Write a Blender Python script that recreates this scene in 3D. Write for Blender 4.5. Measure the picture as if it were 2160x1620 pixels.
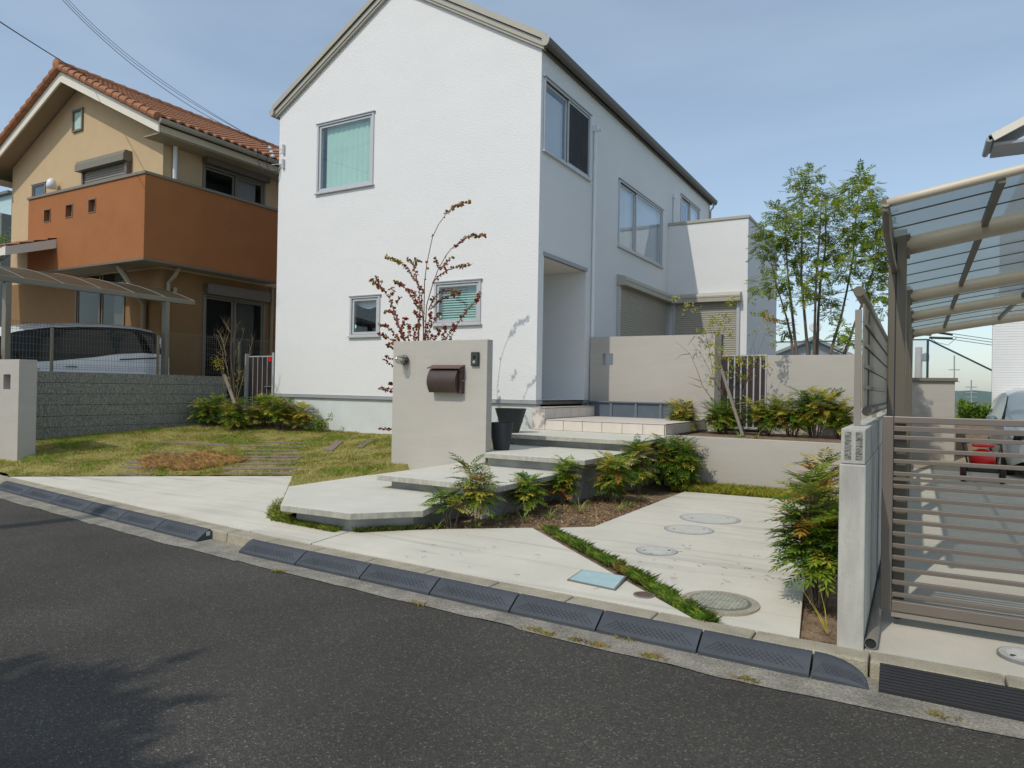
import bpy, math, random
import numpy as np
from mathutils import Vector, Matrix
S = bpy.context.scene
for o in list(bpy.data.objects): bpy.data.objects.remove(o)
R = math.radians
# ------------------------------------------------------------------ camera
YAW, PITCH, ROLL, FPX = R(30.054), R(.411), R(1.021), 1477.46
cy_, sy_, cp_, sp_, cr_, sr_ = math.cos(YAW), math.sin(YAW), math.cos(PITCH), math.sin(PITCH), math.cos(ROLL), math.sin(ROLL)
fw = np.array([-sy_*cp_, cy_*cp_, sp_]); rt = np.array([cy_, sy_, 0.0]); up = np.cross(rt, fw)
rt2 = cr_*rt + sr_*up; up2 = -sr_*rt + cr_*up
CP = np.array([0, 0, 1.5])
cd = bpy.data.cameras.new('camera'); cam = bpy.data.objects.new('camera', cd); S.collection.objects.link(cam)
cd.sensor_width = 36; cd.sensor_fit = 'HORIZONTAL'; cd.lens = 36*FPX/2160; cd.clip_end = 6000; cd.clip_start = .05
cam.matrix_world = Matrix(((rt2[0], up2[0], -fw[0], 0), (rt2[1], up2[1], -fw[1], 0), (rt2[2], up2[2], -fw[2], 1.5), (0, 0, 0, 1)))
S.camera = cam
# ------------------------------------------------------------------ light
SUND = Vector((-.2, -1, 1.15)).normalized()
W = bpy.data.worlds.new('World'); S.world = W; W.use_nodes = True
nt = W.node_tree; nt.nodes.clear()
sky = nt.nodes.new('ShaderNodeTexSky'); sky.sky_type = 'NISHITA'; sky.sun_disc = False
sky.sun_elevation = math.asin(SUND.z); sky.sun_rotation = math.atan2(SUND.x, SUND.y)
sky.air_density = 1.0; sky.dust_density = 1.2; sky.ozone_density = 1.2; sky.altitude = 50
bg = nt.nodes.new('ShaderNodeBackground'); bg.inputs[1].default_value = .142
out = nt.nodes.new('ShaderNodeOutputWorld')
tc = nt.nodes.new('ShaderNodeTexCoord'); mp = nt.nodes.new('ShaderNodeMapping'); mp.inputs['Scale'].default_value = (1.2, 3.0, 9.0)
mp.inputs['Rotation'].default_value = (0, .25, .5)
cn = nt.nodes.new('ShaderNodeTexNoise'); cn.inputs['Scale'].default_value = 1.3; cn.inputs['Detail'].default_value = 7
cr = nt.nodes.new('ShaderNodeValToRGB'); cr.color_ramp.elements[0].position = .45; cr.color_ramp.elements[1].position = .8
cr.color_ramp.elements[0].color = (.19, .19, .19, 1); cr.color_ramp.elements[1].color = (.30, .30, .30, 1)
mx = nt.nodes.new('ShaderNodeMix'); mx.data_type = 'RGBA'; mx.inputs[7].default_value = (5.9, 6.9, 7.2, 1)
nt.links.new(tc.outputs['Generated'], mp.inputs[0]); nt.links.new(mp.outputs[0], cn.inputs['Vector'])
nt.links.new(cn.outputs[0], cr.inputs[0]); nt.links.new(cr.outputs[0], mx.inputs[0])
nt.links.new(sky.outputs[0], mx.inputs[6]); nt.links.new(mx.outputs[2], bg.inputs[0]); nt.links.new(bg.outputs[0], out.inputs[0])
sl = bpy.data.lights.new('sun', 'SUN'); sl.energy = 2.2; sl.angle = R(.55); sl.color = (1, .935, .82)
so = bpy.data.objects.new('sun', sl); S.collection.objects.link(so)
so.rotation_euler = (-SUND).to_track_quat('-Z', 'Y').to_euler(); so.location = (0, 0, 30)
S.view_settings.view_transform = 'Standard'; S.view_settings.look = 'None'; S.view_settings.gamma = 1
S.view_settings.exposure = .02
S.render.engine = 'CYCLES'
try:
    S.cycles.transparent_max_bounces = 24; S.cycles.max_bounces = 8
except Exception: pass

# ------------------------------------------------------------------ helpers
def ray(x, y): return rt2*(x-1080) - up2*(y-810) + fw*FPX
def aY(x, y, v): d = ray(x, y); return CP + d*(v-CP[1])/d[1]
def aX(x, y, v): d = ray(x, y); return CP + d*(v-CP[0])/d[0]
def aZ(x, y, v): d = ray(x, y); return CP + d*(v-CP[2])/d[2]
def GZ(y): return .10 + .04*min(max((y-4.4)/.6, 0), 1)
_cf = None
def lawn_z(x, y):
    global _cf
    if _cf is None:
        P = np.array([(-11.4,5.2,.14),(-7.5,6.9,.25),(-6.3,7.6,.33),(-9.2,10.7,.6),(-13.3,6.4,.5),(-13.3,9.7,.6),(-6.5,7.87,.38),(-12.1,5.7,.27),(-5.7,5.5,.2),(-12.2,10.7,.6),(-6.5,10.6,.62)])
        A = np.c_[np.ones(len(P)), P[:,0], P[:,1], P[:,0]*P[:,1], P[:,1]**2, P[:,0]**2]
        _cf = np.linalg.lstsq(A, P[:,2], rcond=None)[0]
    return max(.14, min(.66, float(np.dot(_cf, [1, x, y, x*y, y*y, x*x]))))

MATS = {}
def mat(name, col, rough=.8, var=.12, scale=4, bump=.15, bscale=60, metal=0, col2=None, spec=.5, detail=6, stretch=None, fine=0, fscale=250):
    if name in MATS: return MATS[name]
    m = bpy.data.materials.new(name); m.use_nodes = True; n = m.node_tree.nodes; l = m.node_tree.links
    b = n['Principled BSDF']; b.inputs['Roughness'].default_value = rough; b.inputs['Metallic'].default_value = metal
    b.inputs['Specular IOR Level'].default_value = spec
    t = n.new('ShaderNodeTexCoord'); src = t.outputs['Object']
    if stretch:
        mpn = n.new('ShaderNodeMapping'); mpn.inputs['Scale'].default_value = stretch; l.new(src, mpn.inputs[0]); src = mpn.outputs[0]
    a = n.new('ShaderNodeTexNoise'); a.inputs['Scale'].default_value = scale; a.inputs['Detail'].default_value = detail; a.inputs['Roughness'].default_value = .6
    l.new(src, a.inputs['Vector'])
    r = n.new('ShaderNodeValToRGB'); r.color_ramp.elements[0].position = .3; r.color_ramp.elements[1].position = .7
    c2 = col2 if col2 else tuple(c*(1-var) for c in col)
    r.color_ramp.elements[0].color = (*c2, 1); r.color_ramp.elements[1].color = (*(col if col2 else tuple(min(1, c*(1+var*.5)) for c in col)), 1)
    l.new(a.outputs[0], r.inputs[0]); co = r.outputs[0]
    if fine:
        f = n.new('ShaderNodeTexNoise'); f.inputs['Scale'].default_value = fscale; f.inputs['Detail'].default_value = 2; l.new(t.outputs['Object'], f.inputs['Vector'])
        fr = n.new('ShaderNodeMapRange'); fr.inputs[1].default_value = .35; fr.inputs[2].default_value = .65; fr.inputs[3].default_value = 1-fine; fr.inputs[4].default_value = 1+fine
        l.new(f.outputs[0], fr.inputs[0])
        vm = n.new('ShaderNodeVectorMath'); vm.operation = 'SCALE'; l.new(co, vm.inputs[0]); l.new(fr.outputs[0], vm.inputs['Scale']); co = vm.outputs[0]
    l.new(co, b.inputs['Base Color'])
    if bump:
        bn = n.new('ShaderNodeTexNoise'); bn.inputs['Scale'].default_value = bscale; bn.inputs['Detail'].default_value = 4; l.new(src, bn.inputs['Vector'])
        bp = n.new('ShaderNodeBump'); bp.inputs['Strength'].default_value = bump; bp.inputs['Distance'].default_value = .02
        l.new(bn.outputs[0], bp.inputs['Height']); l.new(bp.outputs[0], b.inputs['Normal'])
    MATS[name] = m; return m
def glass(name, tint=(.75, .85, .85), refl=.05):
    m = bpy.data.materials.new(name); m.use_nodes = True; n = m.node_tree.nodes; l = m.node_tree.links; n.clear()
    o = n.new('ShaderNodeOutputMaterial'); tr = n.new('ShaderNodeBsdfTransparent'); tr.inputs[0].default_value = (*tint, 1)
    g = n.new('ShaderNodeBsdfGlossy'); g.inputs['Roughness'].default_value = .02; g.inputs[0].default_value = (.9, .95, 1, 1)
    fr = n.new('ShaderNodeLayerWeight'); fr.inputs[0].default_value = .5
    pw = n.new('ShaderNodeMath'); pw.operation = 'POWER'; pw.inputs[1].default_value = 4.5; l.new(fr.outputs['Facing'], pw.inputs[0])
    ad = n.new('ShaderNodeMath'); ad.inputs[1].default_value = refl; l.new(pw.outputs[0], ad.inputs[0])
    mxs = n.new('ShaderNodeMixShader'); l.new(ad.outputs[0], mxs.inputs[0]); l.new(tr.outputs[0], mxs.inputs[1]); l.new(g.outputs[0], mxs.inputs[2]); l.new(mxs.outputs[0], o.inputs[0])
    MATS[name] = m; return m
def leafmat(name, col, var=.35, trans=.35):
    m = bpy.data.materials.new(name); m.use_nodes = True; n = m.node_tree.nodes; l = m.node_tree.links
    b = n['Principled BSDF']; b.inputs['Roughness'].default_value = .5; b.inputs['Specular IOR Level'].default_value = .3
    t = n.new('ShaderNodeTexCoord'); a = n.new('ShaderNodeTexNoise'); a.inputs['Scale'].default_value = 9; a.inputs['Detail'].default_value = 3; l.new(t.outputs['Object'], a.inputs['Vector'])
    r = n.new('ShaderNodeValToRGB'); r.color_ramp.elements[0].position = .35; r.color_ramp.elements[1].position = .65
    r.color_ramp.elements[0].color = (*[c*(1-var) for c in col], 1); r.color_ramp.elements[1].color = (*[c*(1+var) for c in col], 1)
    l.new(a.outputs[0], r.inputs[0]); l.new(r.outputs[0], b.inputs['Base Color'])
    tl = n.new('ShaderNodeBsdfTranslucent'); l.new(r.outputs[0], tl.inputs[0])
    ms = n.new('ShaderNodeMixShader'); ms.inputs[0].default_value = trans
    l.new(b.outputs[0], ms.inputs[1]); l.new(tl.outputs[0], ms.inputs[2]); l.new(ms.outputs[0], n['Material Output'].inputs[0])
    MATS[name] = m; return m

class MB:
    def __init__(s): s.v = []; s.f = []; s.mi = []
    def add(s, vs, fs, m=0):
        k = len(s.v); s.v += [tuple(map(float, q)) for q in vs]; s.f += [tuple(i+k for i in f) for f in fs]; s.mi += [m]*len(fs); return s
    def box(s, x0, x1, y0, y1, z0, z1, m=0):
        if x0 > x1: x0, x1 = x1, x0
        if y0 > y1: y0, y1 = y1, y0
        if z0 > z1: z0, z1 = z1, z0
        return s.add([(x0,y0,z0),(x1,y0,z0),(x1,y1,z0),(x0,y1,z0),(x0,y0,z1),(x1,y0,z1),(x1,y1,z1),(x0,y1,z1)],
                     [(0,3,2,1),(4,5,6,7),(0,1,5,4),(1,2,6,5),(2,3,7,6),(3,0,4,7)], m)
    def hexa(s, p, m=0):   # 8 points: bottom 4 ccw, top 4
        return s.add(p, [(0,3,2,1),(4,5,6,7),(0,1,5,4),(1,2,6,5),(2,3,7,6),(3,0,4,7)], m)
    def prism(s, poly, z0, z1, m=0):   # poly ccw; z0/z1 number or function
        a = sum(poly[i][0]*poly[(i+1)%len(poly)][1]-poly[(i+1)%len(poly)][0]*poly[i][1] for i in range(len(poly)))
        if a < 0: poly = poly[::-1]
        n = len(poly); g = lambda z, p: z(p[0], p[1]) if callable(z) else z
        vs = [(p[0], p[1], g(z0, p)) for p in poly]+[(p[0], p[1], g(z1, p)) for p in poly]
        return s.add(vs, [tuple(range(n))[::-1], tuple(range(n, 2*n))]+[(i, (i+1)%n, n+(i+1)%n, n+i) for i in range(n)], m)
    def extr(s, prof, axis, a, b, m=0):  # prof in the two other axes, extruded along axis
        n = len(prof)
        def P(p, t):
            return {'x': (t, p[0], p[1]), 'y': (p[0], t, p[1]), 'z': (p[0], p[1], t)}[axis]
        vs = [P(p, a) for p in prof]+[P(p, b) for p in prof]
        return s.add(vs, [tuple(range(n))[::-1], tuple(range(n, 2*n))]+[(i, (i+1)%n, n+(i+1)%n, n+i) for i in range(n)], m)
    def tube(s, pts, r, n=6, m=0, cap=True):
        pts = [Vector(tuple(map(float, p))) for p in pts]; k = len(pts)
        rr = r if isinstance(r, (list, tuple)) else [r]*k
        base = len(s.v); prev = None
        for i, p in enumerate(pts):
            d = (pts[min(i+1, k-1)]-pts[max(i-1, 0)])
            if d.length < 1e-9: d = Vector((0, 0, 1))
            d.normalize()
            if prev is None:
                a = d.cross(Vector((0, 0, 1)))
                if a.length < .05: a = d.cross(Vector((1, 0, 0)))
            else: a = prev - d*prev.dot(d)
            a.normalize(); prev = a; b = d.cross(a)
            for j in range(n):
                t = 2*math.pi*j/n; q = p+(a*math.cos(t)+b*math.sin(t))*rr[i]; s.v.append(tuple(q))
        for i in range(k-1):
            for j in range(n):
                s.f.append((base+i*n+j, base+i*n+(j+1)%n, base+(i+1)*n+(j+1)%n, base+(i+1)*n+j)); s.mi.append(m)
        if cap:
            s.f.append(tuple(base+j for j in range(n))[::-1]); s.f.append(tuple(base+(k-1)*n+j for j in range(n))); s.mi += [m, m]
        return s
    def lathe(s, c, prof, n=24, m=0, axis='z'):
        base = len(s.v); k = len(prof)
        for r, h in prof:
            for j in range(n):
                t = 2*math.pi*j/n; u, w = r*math.cos(t), r*math.sin(t)
                s.v.append({'z': (c[0]+u, c[1]+w, c[2]+h), 'y': (c[0]+u, c[1]+h, c[2]+w), 'x': (c[0]+h, c[1]+u, c[2]+w)}[axis])
        for i in range(k-1):
            for j in range(n):
                s.f.append((base+i*n+j, base+i*n+(j+1)%n, base+(i+1)*n+(j+1)%n, base+(i+1)*n+j)); s.mi.append(m)
        s.f.append(tuple(base+j for j in range(n))[::-1]); s.f.append(tuple(base+(k-1)*n+j for j in range(n))); s.mi += [m, m]
        return s
    def grid(s, fn, nu, nv, m=0):
        base = len(s.v)
        for i in range(nu+1):
            for j in range(nv+1): s.v.append(tuple(map(float, fn(i/nu, j/nv))))
        for i in range(nu):
            for j in range(nv):
                a = base+i*(nv+1)+j; s.f.append((a, a+nv+1, a+nv+2, a+1)); s.mi.append(m)
        return s
def obj(name, mb, m, parent=None, bevel=0, smooth=False, loc=None):
    me = bpy.data.meshes.new(name)
    base = Vector((0, 0, 0))
    if parent is not None:
        q = parent
        while q is not None: base = base+q.location; q = q.parent
    elif loc is not None: base = Vector(loc)
    elif mb.v:
        a = np.array(mb.v); base = Vector(((a[:,0].min()+a[:,0].max())/2, (a[:,1].min()+a[:,1].max())/2, a[:,2].min()))
    vs = (np.array(mb.v)-np.array(base)) if mb.v else []
    me.from_pydata([tuple(v) for v in vs], [], mb.f); me.update()
    ms = m if isinstance(m, (list, tuple)) else [m]
    for q in ms: me.materials.append(q)
    if len(ms) > 1: me.polygons.foreach_set('material_index', mb.mi)
    if smooth: me.polygons.foreach_set('use_smooth', [True]*len(me.polygons))
    o = bpy.data.objects.new(name, me); S.collection.objects.link(o)
    if parent is not None: o.parent = parent
    else: o.location = base
    if bevel:
        b = o.modifiers.new('bevel', 'BEVEL'); b.width = bevel; b.segments = 2; b.limit_method = 'ANGLE'
    return o
def tag(o, label, cat, group=None, kind=None):
    if label: o['label'] = label
    if cat: o['category'] = cat
    if group: o['group'] = group
    if kind: o['kind'] = kind
    return o
def thing(name, loc, label, cat, group=None):
    o = bpy.data.objects.new(name, None); S.collection.objects.link(o); o.location = loc; o.empty_display_size = .1
    return tag(o, label, cat, group)
def struct(name, mb, m, **k):
    o = obj(name, mb, m, loc=(0, 0, 0), **k); o['kind'] = 'structure'; return o
def stuff(name, mb, m, label, cat):
    o = obj(name, mb, m, loc=(0, 0, 0)); return tag(o, label, cat, None, 'stuff')
def holes_wall(mb, axis, c, u0, u1, z0, z1, holes, depth, m=0):
    """one wall face at axis=c with rectangular openings and their reveals going inward by depth"""
    us = sorted({u0, u1, *[h[0] for h in holes], *[h[1] for h in holes]}); zs = sorted({z0, z1, *[h[2] for h in holes], *[h[3] for h in holes]})
    us = [u for u in us if u0 <= u <= u1]; zs = [z for z in zs if z0 <= z <= z1]
    P = (lambda u, z, d=0: (u, c+d, z)) if axis == 'y' else (lambda u, z, d=0: (c-d, u, z))
    for i in range(len(us)-1):
        for j in range(len(zs)-1):
            cu, cz = (us[i]+us[i+1])/2, (zs[j]+zs[j+1])/2
            if any(h[0] < cu < h[1] and h[2] < cz < h[3] for h in holes): continue
            mb.add([P(us[i], zs[j]), P(us[i+1], zs[j]), P(us[i+1], zs[j+1]), P(us[i], zs[j+1])], [(0, 1, 2, 3)], m)
    for h in holes:
        d = h[4] if len(h) > 4 else depth
        a, b, p, q = h[:4]
        for (u, z, u2, z2) in ((a, p, b, p), (b, p, b, q), (b, q, a, q), (a, q, a, p)):
            mb.add([P(u, z), P(u, z, d), P(u2, z2, d), P(u2, z2)], [(0, 1, 2, 3)], m)
    return mb

# ------------------------------------------------------------------ materials
def asphalt():
    m = bpy.data.materials.new('asphalt'); m.use_nodes = True; n = m.node_tree.nodes; l = m.node_tree.links; b = n['Principled BSDF']
    b.inputs['Roughness'].default_value = .85; b.inputs['Specular IOR Level'].default_value = .3
    t = n.new('ShaderNodeTexCoord')
    v = n.new('ShaderNodeTexVoronoi'); v.inputs['Scale'].default_value = 130; l.new(t.outputs['Object'], v.inputs['Vector'])
    r = n.new('ShaderNodeValToRGB'); e = r.color_ramp.elements; e[0].position = 0; e[0].color = (.042, .040, .037, 1); e[1].position = 1; e[1].color = (.19, .175, .14, 1)
    for p, c in ((.45, (.058, .054, .046, 1)), (.8, (.074, .069, .058, 1)), (.95, (.10, .092, .075, 1))):
        q = e.new(p); q.color = c
    sp = n.new('ShaderNodeSeparateColor'); l.new(v.outputs['Color'], sp.inputs[0]); l.new(sp.outputs[0], r.inputs[0])
    a = n.new('ShaderNodeTexNoise'); a.inputs['Scale'].default_value = .9; a.inputs['Detail'].default_value = 6; l.new(t.outputs['Object'], a.inputs['Vector'])
    mr = n.new('ShaderNodeMapRange'); mr.inputs[1].default_value = .3; mr.inputs[2].default_value = .7; mr.inputs[3].default_value = .76; mr.inputs[4].default_value = 1.18; l.new(a.outputs[0], mr.inputs[0])
    vm = n.new('ShaderNodeVectorMath'); vm.operation = 'SCALE'; l.new(r.outputs[0], vm.inputs[0]); l.new(mr.outputs[0], vm.inputs['Scale']); l.new(vm.outputs[0], b.inputs['Base Color'])
    bp = n.new('ShaderNodeBump'); bp.inputs['Strength'].default_value = .7; bp.inputs['Distance'].default_value = .006; l.new(v.outputs['Distance'], bp.inputs['Height']); l.new(bp.outputs[0], b.inputs['Normal'])
    return m
M_asph = asphalt()
def drive():
    m = mat('drive_concrete', (.61, .58, .49), .85, .10, 1.6, .12, 90, fine=.06, fscale=180)
    n = m.node_tree.nodes; l = m.node_tree.links; b = n['Principled BSDF']
    src = b.inputs['Base Color'].links[0].from_socket
    t = n.new('ShaderNodeTexCoord'); mp2 = n.new('ShaderNodeMapping'); mp2.inputs['Rotation'].default_value = (0, 0, R(-28)); mp2.inputs['Scale'].default_value = (.55, 9, 1); l.new(t.outputs['Object'], mp2.inputs[0])
    a = n.new('ShaderNodeTexNoise'); a.inputs['Scale'].default_value = .8; a.inputs['Detail'].default_value = 4; a.inputs['Distortion'].default_value = .6; l.new(mp2.outputs[0], a.inputs['Vector'])
    mr = n.new('ShaderNodeMapRange'); mr.inputs[1].default_value = .52; mr.inputs[2].default_value = .72; mr.inputs[3].default_value = 1; mr.inputs[4].default_value = .76; l.new(a.outputs[0], mr.inputs[0])
    vm = n.new('ShaderNodeVectorMath'); vm.operation = 'SCALE'; l.new(src, vm.inputs[0]); l.new(mr.outputs[0], vm.inputs['Scale']); l.new(vm.outputs[0], b.inputs['Base Color'])
    return m
M_drive = drive()
M_kerb = mat('kerb_concrete', (.37, .335, .25), .9, .25, 6, .4, 120, fine=.2, fscale=130)
M_gutter = mat('gutter_concrete', (.27, .25, .205), .9, .4, 5, .5, 90, fine=.3, fscale=90)
M_slab = mat('slab_concrete', (.60, .585, .50), .85, .08, 3, .12, 120, fine=.05)
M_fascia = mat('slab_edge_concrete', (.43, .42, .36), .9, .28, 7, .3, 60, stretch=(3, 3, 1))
M_base = mat('grey_cast_concrete', (.34, .36, .36), .85, .35, 3, .25, 40)
M_tile = mat('porch_tile', (.66, .60, .53), .5, .06, 8, .05, 100)
M_grout = mat('grout', (.25, .21, .18), .9)
M_white = mat('white_stucco', (.735, .742, .738), .85, .025, .9, .42, 26, stretch=(1, 1, 2.2))
M_found = mat('foundation_mortar', (.62, .66, .65), .9, .08, 2.2, .35, 70)
M_beige = mat('beige_plaster', (.46, .435, .39), .85, .05, 2, .25, 45, stretch=(1, 1, 5))
M_trim = mat('grey_beige_metal_trim', (.40, .38, .32), .5, .05, 5, 0)
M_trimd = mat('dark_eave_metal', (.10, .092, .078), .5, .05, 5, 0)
M_line = mat('black_gap', (.03, .03, .05), .8, 0, 5, 0)
M_alu = mat('aluminium_frame', (.50, .51, .52), .4, .04, 6, 0, metal=.25)
M_band = mat('grey_flashing', (.33, .34, .36), .5, .05, 6, 0)
M_roofm = mat('grey_roof_metal', (.16, .16, .15), .5)
M_curt = mat('pale_green_curtain', (.50, .62, .575), .9, .06, 2, 0)
M_curtl = mat('lilac_grey_curtain', (.62, .60, .66), .9, .05, 2, 0, stretch=(8, 8, .3))
M_blind = mat('teal_blind', (.42, .60, .56), .6, .05, 6, 0)
M_dark = mat('dark_room', (.02, .024, .028), .9, .2, 2, 0)
M_screen = mat('dark_insect_screen', (.028, .030, .034), .8, .5, 2, 0)
M_glass = glass('window_glass', (.93, .965, .96), .03); M_glassg = glass('green_window_glass', (.91, .975, .955), .06)
M_glassd = glass('dim_glass', (.8, .82, .8), .01); M_sticker = mat('green_sticker', (.25, .75, .5), .5, 0, 5, 0)
M_shut = mat('shutter_beige_metal', (.40, .38, .32), .5, .04, 4, 0)
M_pvc = mat('white_pvc', (.72, .74, .77), .4, .03, 4, 0)
M_brownmb = mat('brown_mailbox_paint', (.055, .036, .030), .45, .2, 12, .05, 200)
M_black = mat('black_plastic', (.018, .019, .021), .4, .1, 9, 0)
M_steel = mat('brushed_steel', (.55, .55, .52), .3, .1, 9, 0, metal=.8)
M_pot = mat('anthracite_planter', (.022, .026, .032), .6, .15, 9, .08, 80)
M_trough = mat('slate_blue_trough', (.085, .11, .14), .7, .15, 5, .15, 60)
M_soil = mat('planting_soil', (.30, .21, .13), .95, .4, 9, .9, 40, col2=(.11, .07, .04), fine=.3, fscale=60)
M_lawn = mat('lawn_ground', (.34, .295, .085), .95, .3, 2.2, .8, 60, col2=(.20, .20, .04), fine=.3, fscale=70)
M_plank = mat('weathered_plank_paver', (.235, .175, .155), .9, .3, 8, .4, 60, stretch=(1, 6, 1), fine=.15)
M_wood = mat('grey_wood_stake', (.22, .19, .155), .9, .3, 12, .3, 50, stretch=(8, 8, .7))
M_gateb = mat('dark_brown_board', (.035, .024, .022), .5, .3, 10, .05, 60)
M_post = mat('grey_stone_post', (.16, .16, .145), .8, .15, 8, .2, 60)
M_block = mat('grey_split_block', (.30, .30, .265), .95, .45, 14, .9, 30, col2=(.17, .172, .145), fine=.35, fscale=45, stretch=(1, 3.2, .8))
M_joint = mat('dark_mortar', (.035, .035, .032), .95)
M_cblock = mat('light_grey_concrete', (.52, .51, .46), .9, .35, 2.2, .2, 70, fine=.10, stretch=(3, 3, .7))
M_gate = mat('bronze_gate_aluminium', (.20, .172, .145), .4, .05, 6, 0, metal=.3)
M_cport = mat('carport_aluminium', (.30, .275, .235), .4, .05, 5, 0, metal=.25)
M_cpost = mat('carport_post_aluminium', (.155, .138, .105), .45, .05, 5, 0, metal=.2)
M_frp = mat('rubber_ramp', (.058, .066, .078), .65, .25, 4, .2, 150, fine=.12)
M_ribb = mat('black_ribbed_rubber', (.022, .022, .024), .6, .2, 6, .1, 90)
M_iron = mat('cast_iron_cover', (.20, .20, .155), .7, .35, 14, .3, 80)
M_cbar = mat('cover_bars', (.53, .53, .49), .6, .1, 8, 0); M_ibar = mat('iron_bars', (.42, .42, .34), .7, .3, 14, 0)
M_cover = mat('grey_plastic_cover', (.43, .43, .41), .6, .15, 8, .2, 80)
M_rust = mat('rusty_cover', (.13, .085, .055), .9, .4, 20, .4, 80)
M_blue = mat('pale_blue_meter_lid', (.38, .53, .55), .45, .12, 9, .1, 60)
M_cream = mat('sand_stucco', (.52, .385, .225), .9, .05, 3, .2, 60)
M_orange = mat('terracotta_stucco', (.34, .128, .040), .9, .10, 1.6, .2, 60)
M_rtile = mat('orange_roof_tile', (.40, .175, .075), .75, .25, 7, .1, 30, col2=(.22, .085, .04))
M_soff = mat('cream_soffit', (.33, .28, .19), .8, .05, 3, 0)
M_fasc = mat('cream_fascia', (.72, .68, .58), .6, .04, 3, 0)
M_gutn = mat('taupe_gutter', (.19, .172, .128), .5, .05, 5, 0)
M_bframe = mat('bronze_window_frame', (.16, .135, .105), .5, .05, 5, 0, metal=.2)
M_shutg = mat('taupe_shutter', (.24, .225, .19), .5, .05, 5, 0)
M_carw = mat('white_car_paint', (.78, .80, .82), .25, .02, 2, 0, spec=.7)
M_cars = mat('silver_car_paint', (.60, .64, .62), .25, .02, 2, 0, metal=.2, spec=.7)
M_carg = mat('car_glass', (.008, .010, .011), .08, .1, 2, 0, spec=.35)
M_tyre = mat('tyre', (.015, .015, .015), .8)
M_red = mat('red_paint', (.62, .012, .012), .35, .1, 6, 0)
M_wtile = mat('white_siding', (.74, .75, .74), .55, .03, 4, .1, 60)
M_wtj = mat('siding_joint', (.42, .43, .43), .8)
M_lace = mat('grey_lace', (.16, .17, .16), .9, .2, 6, 0, stretch=(9, 9, .4)); M_tarp = mat('smoky_polycarbonate', (.1, .1, .1))
M_net = mat('teal_net_frame', (.012, .07, .105), .5, .05, 5, 0)
M_wire = mat('black_cable', (.02, .02, .025), .6, 0, 5, 0)
M_pole = mat('utility_pole_concrete', (.42, .41, .39), .8, .1, 4, .1)
M_bark = mat('grey_brown_bark', (.17, .14, .115), .9, .4, 15, .5, 40, stretch=(2, 2, .5))
M_twig = mat('red_brown_twig', (.14, .065, .045), .9, .3, 15, .2)
M_barkt = mat('straw_bark', (.24, .17, .09), .9, .3, 15, .3)
L_dk = leafmat('leaf_dark_green', (.075, .165, .02), .35, .45); L_md = leafmat('leaf_mid_green', (.21, .31, .03), .35, .45); L_yl = leafmat('leaf_yellow_green', (.56, .50, .08), .3, .45)
L_or = leafmat('leaf_orange', (.42, .20, .04)); L_rd = leafmat('leaf_burgundy', (.26, .050, .035), .4, .35); L_ol = leafmat('leaf_olive', (.30, .265, .035))
L_tree = leafmat('leaf_bamboo_green', (.24, .33, .022), .35, .5); L_treel = leafmat('leaf_light_green', (.36, .39, .035), .35, .5); L_tan = leafmat('leaf_dry_tan', (.50, .42, .22))
L_br = leafmat('leaf_brown', (.30, .15, .06)); L_dry = leafmat('dry_rust_groundcover', (.56, .34, .15)); L_cr = leafmat('leaf_cream_green', (.42, .46, .16))
M_soilk = M_soil

def polyc():
    m = bpy.data.materials.new('polycarbonate_sheet'); m.use_nodes = True; n = m.node_tree.nodes; l = m.node_tree.links; n.clear()
    o = n.new('ShaderNodeOutputMaterial'); tr = n.new('ShaderNodeBsdfTransparent'); tr.inputs[0].default_value = (.60, .62, .60, 1)
    d = n.new('ShaderNodeBsdfPrincipled'); d.inputs['Base Color'].default_value = (.14, .19, .21, 1); d.inputs['Roughness'].default_value = .25
    tl = n.new('ShaderNodeBsdfTranslucent'); tl.inputs[0].default_value = (.22, .275, .29, 1)
    a = n.new('ShaderNodeMixShader'); a.inputs[0].default_value = .5; l.new(d.outputs[0], a.inputs[1]); l.new(tl.outputs[0], a.inputs[2])
    b = n.new('ShaderNodeMixShader'); b.inputs[0].default_value = .66; l.new(tr.outputs[0], b.inputs[1]); l.new(a.outputs[0], b.inputs[2]); l.new(b.outputs[0], o.inputs[0]); return m
M_poly = polyc()
def polybrown():
    m = bpy.data.materials.new('bronze_polycarbonate'); m.use_nodes = True; n = m.node_tree.nodes; l = m.node_tree.links; n.clear()
    o = n.new('ShaderNodeOutputMaterial'); tr = n.new('ShaderNodeBsdfTransparent'); tr.inputs[0].default_value = (.13, .115, .09, 1)
    d = n.new('ShaderNodeBsdfPrincipled'); d.inputs['Base Color'].default_value = (.10, .085, .055, 1); d.inputs['Roughness'].default_value = .35
    b = n.new('ShaderNodeMixShader'); b.inputs[0].default_value = .7; l.new(tr.outputs[0], b.inputs[1]); l.new(d.outputs[0], b.inputs[2]); l.new(b.outputs[0], o.inputs[0]); return m
M_polyb = polybrown()
def netmat():
    m = bpy.data.materials.new('fine_green_netting'); m.use_nodes = True; n = m.node_tree.nodes; l = m.node_tree.links; n.clear()
    o = n.new('ShaderNodeOutputMaterial'); tr = n.new('ShaderNodeBsdfTransparent'); d = n.new('ShaderNodeBsdfDiffuse'); d.inputs[0].default_value = (.20, .27, .33, 1)
    b = n.new('ShaderNodeMixShader'); b.inputs[0].default_value = .14; l.new(tr.outputs[0], b.inputs[1]); l.new(d.outputs[0], b.inputs[2]); l.new(b.outputs[0], o.inputs[0]); return m
M_netf = netmat()

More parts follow.
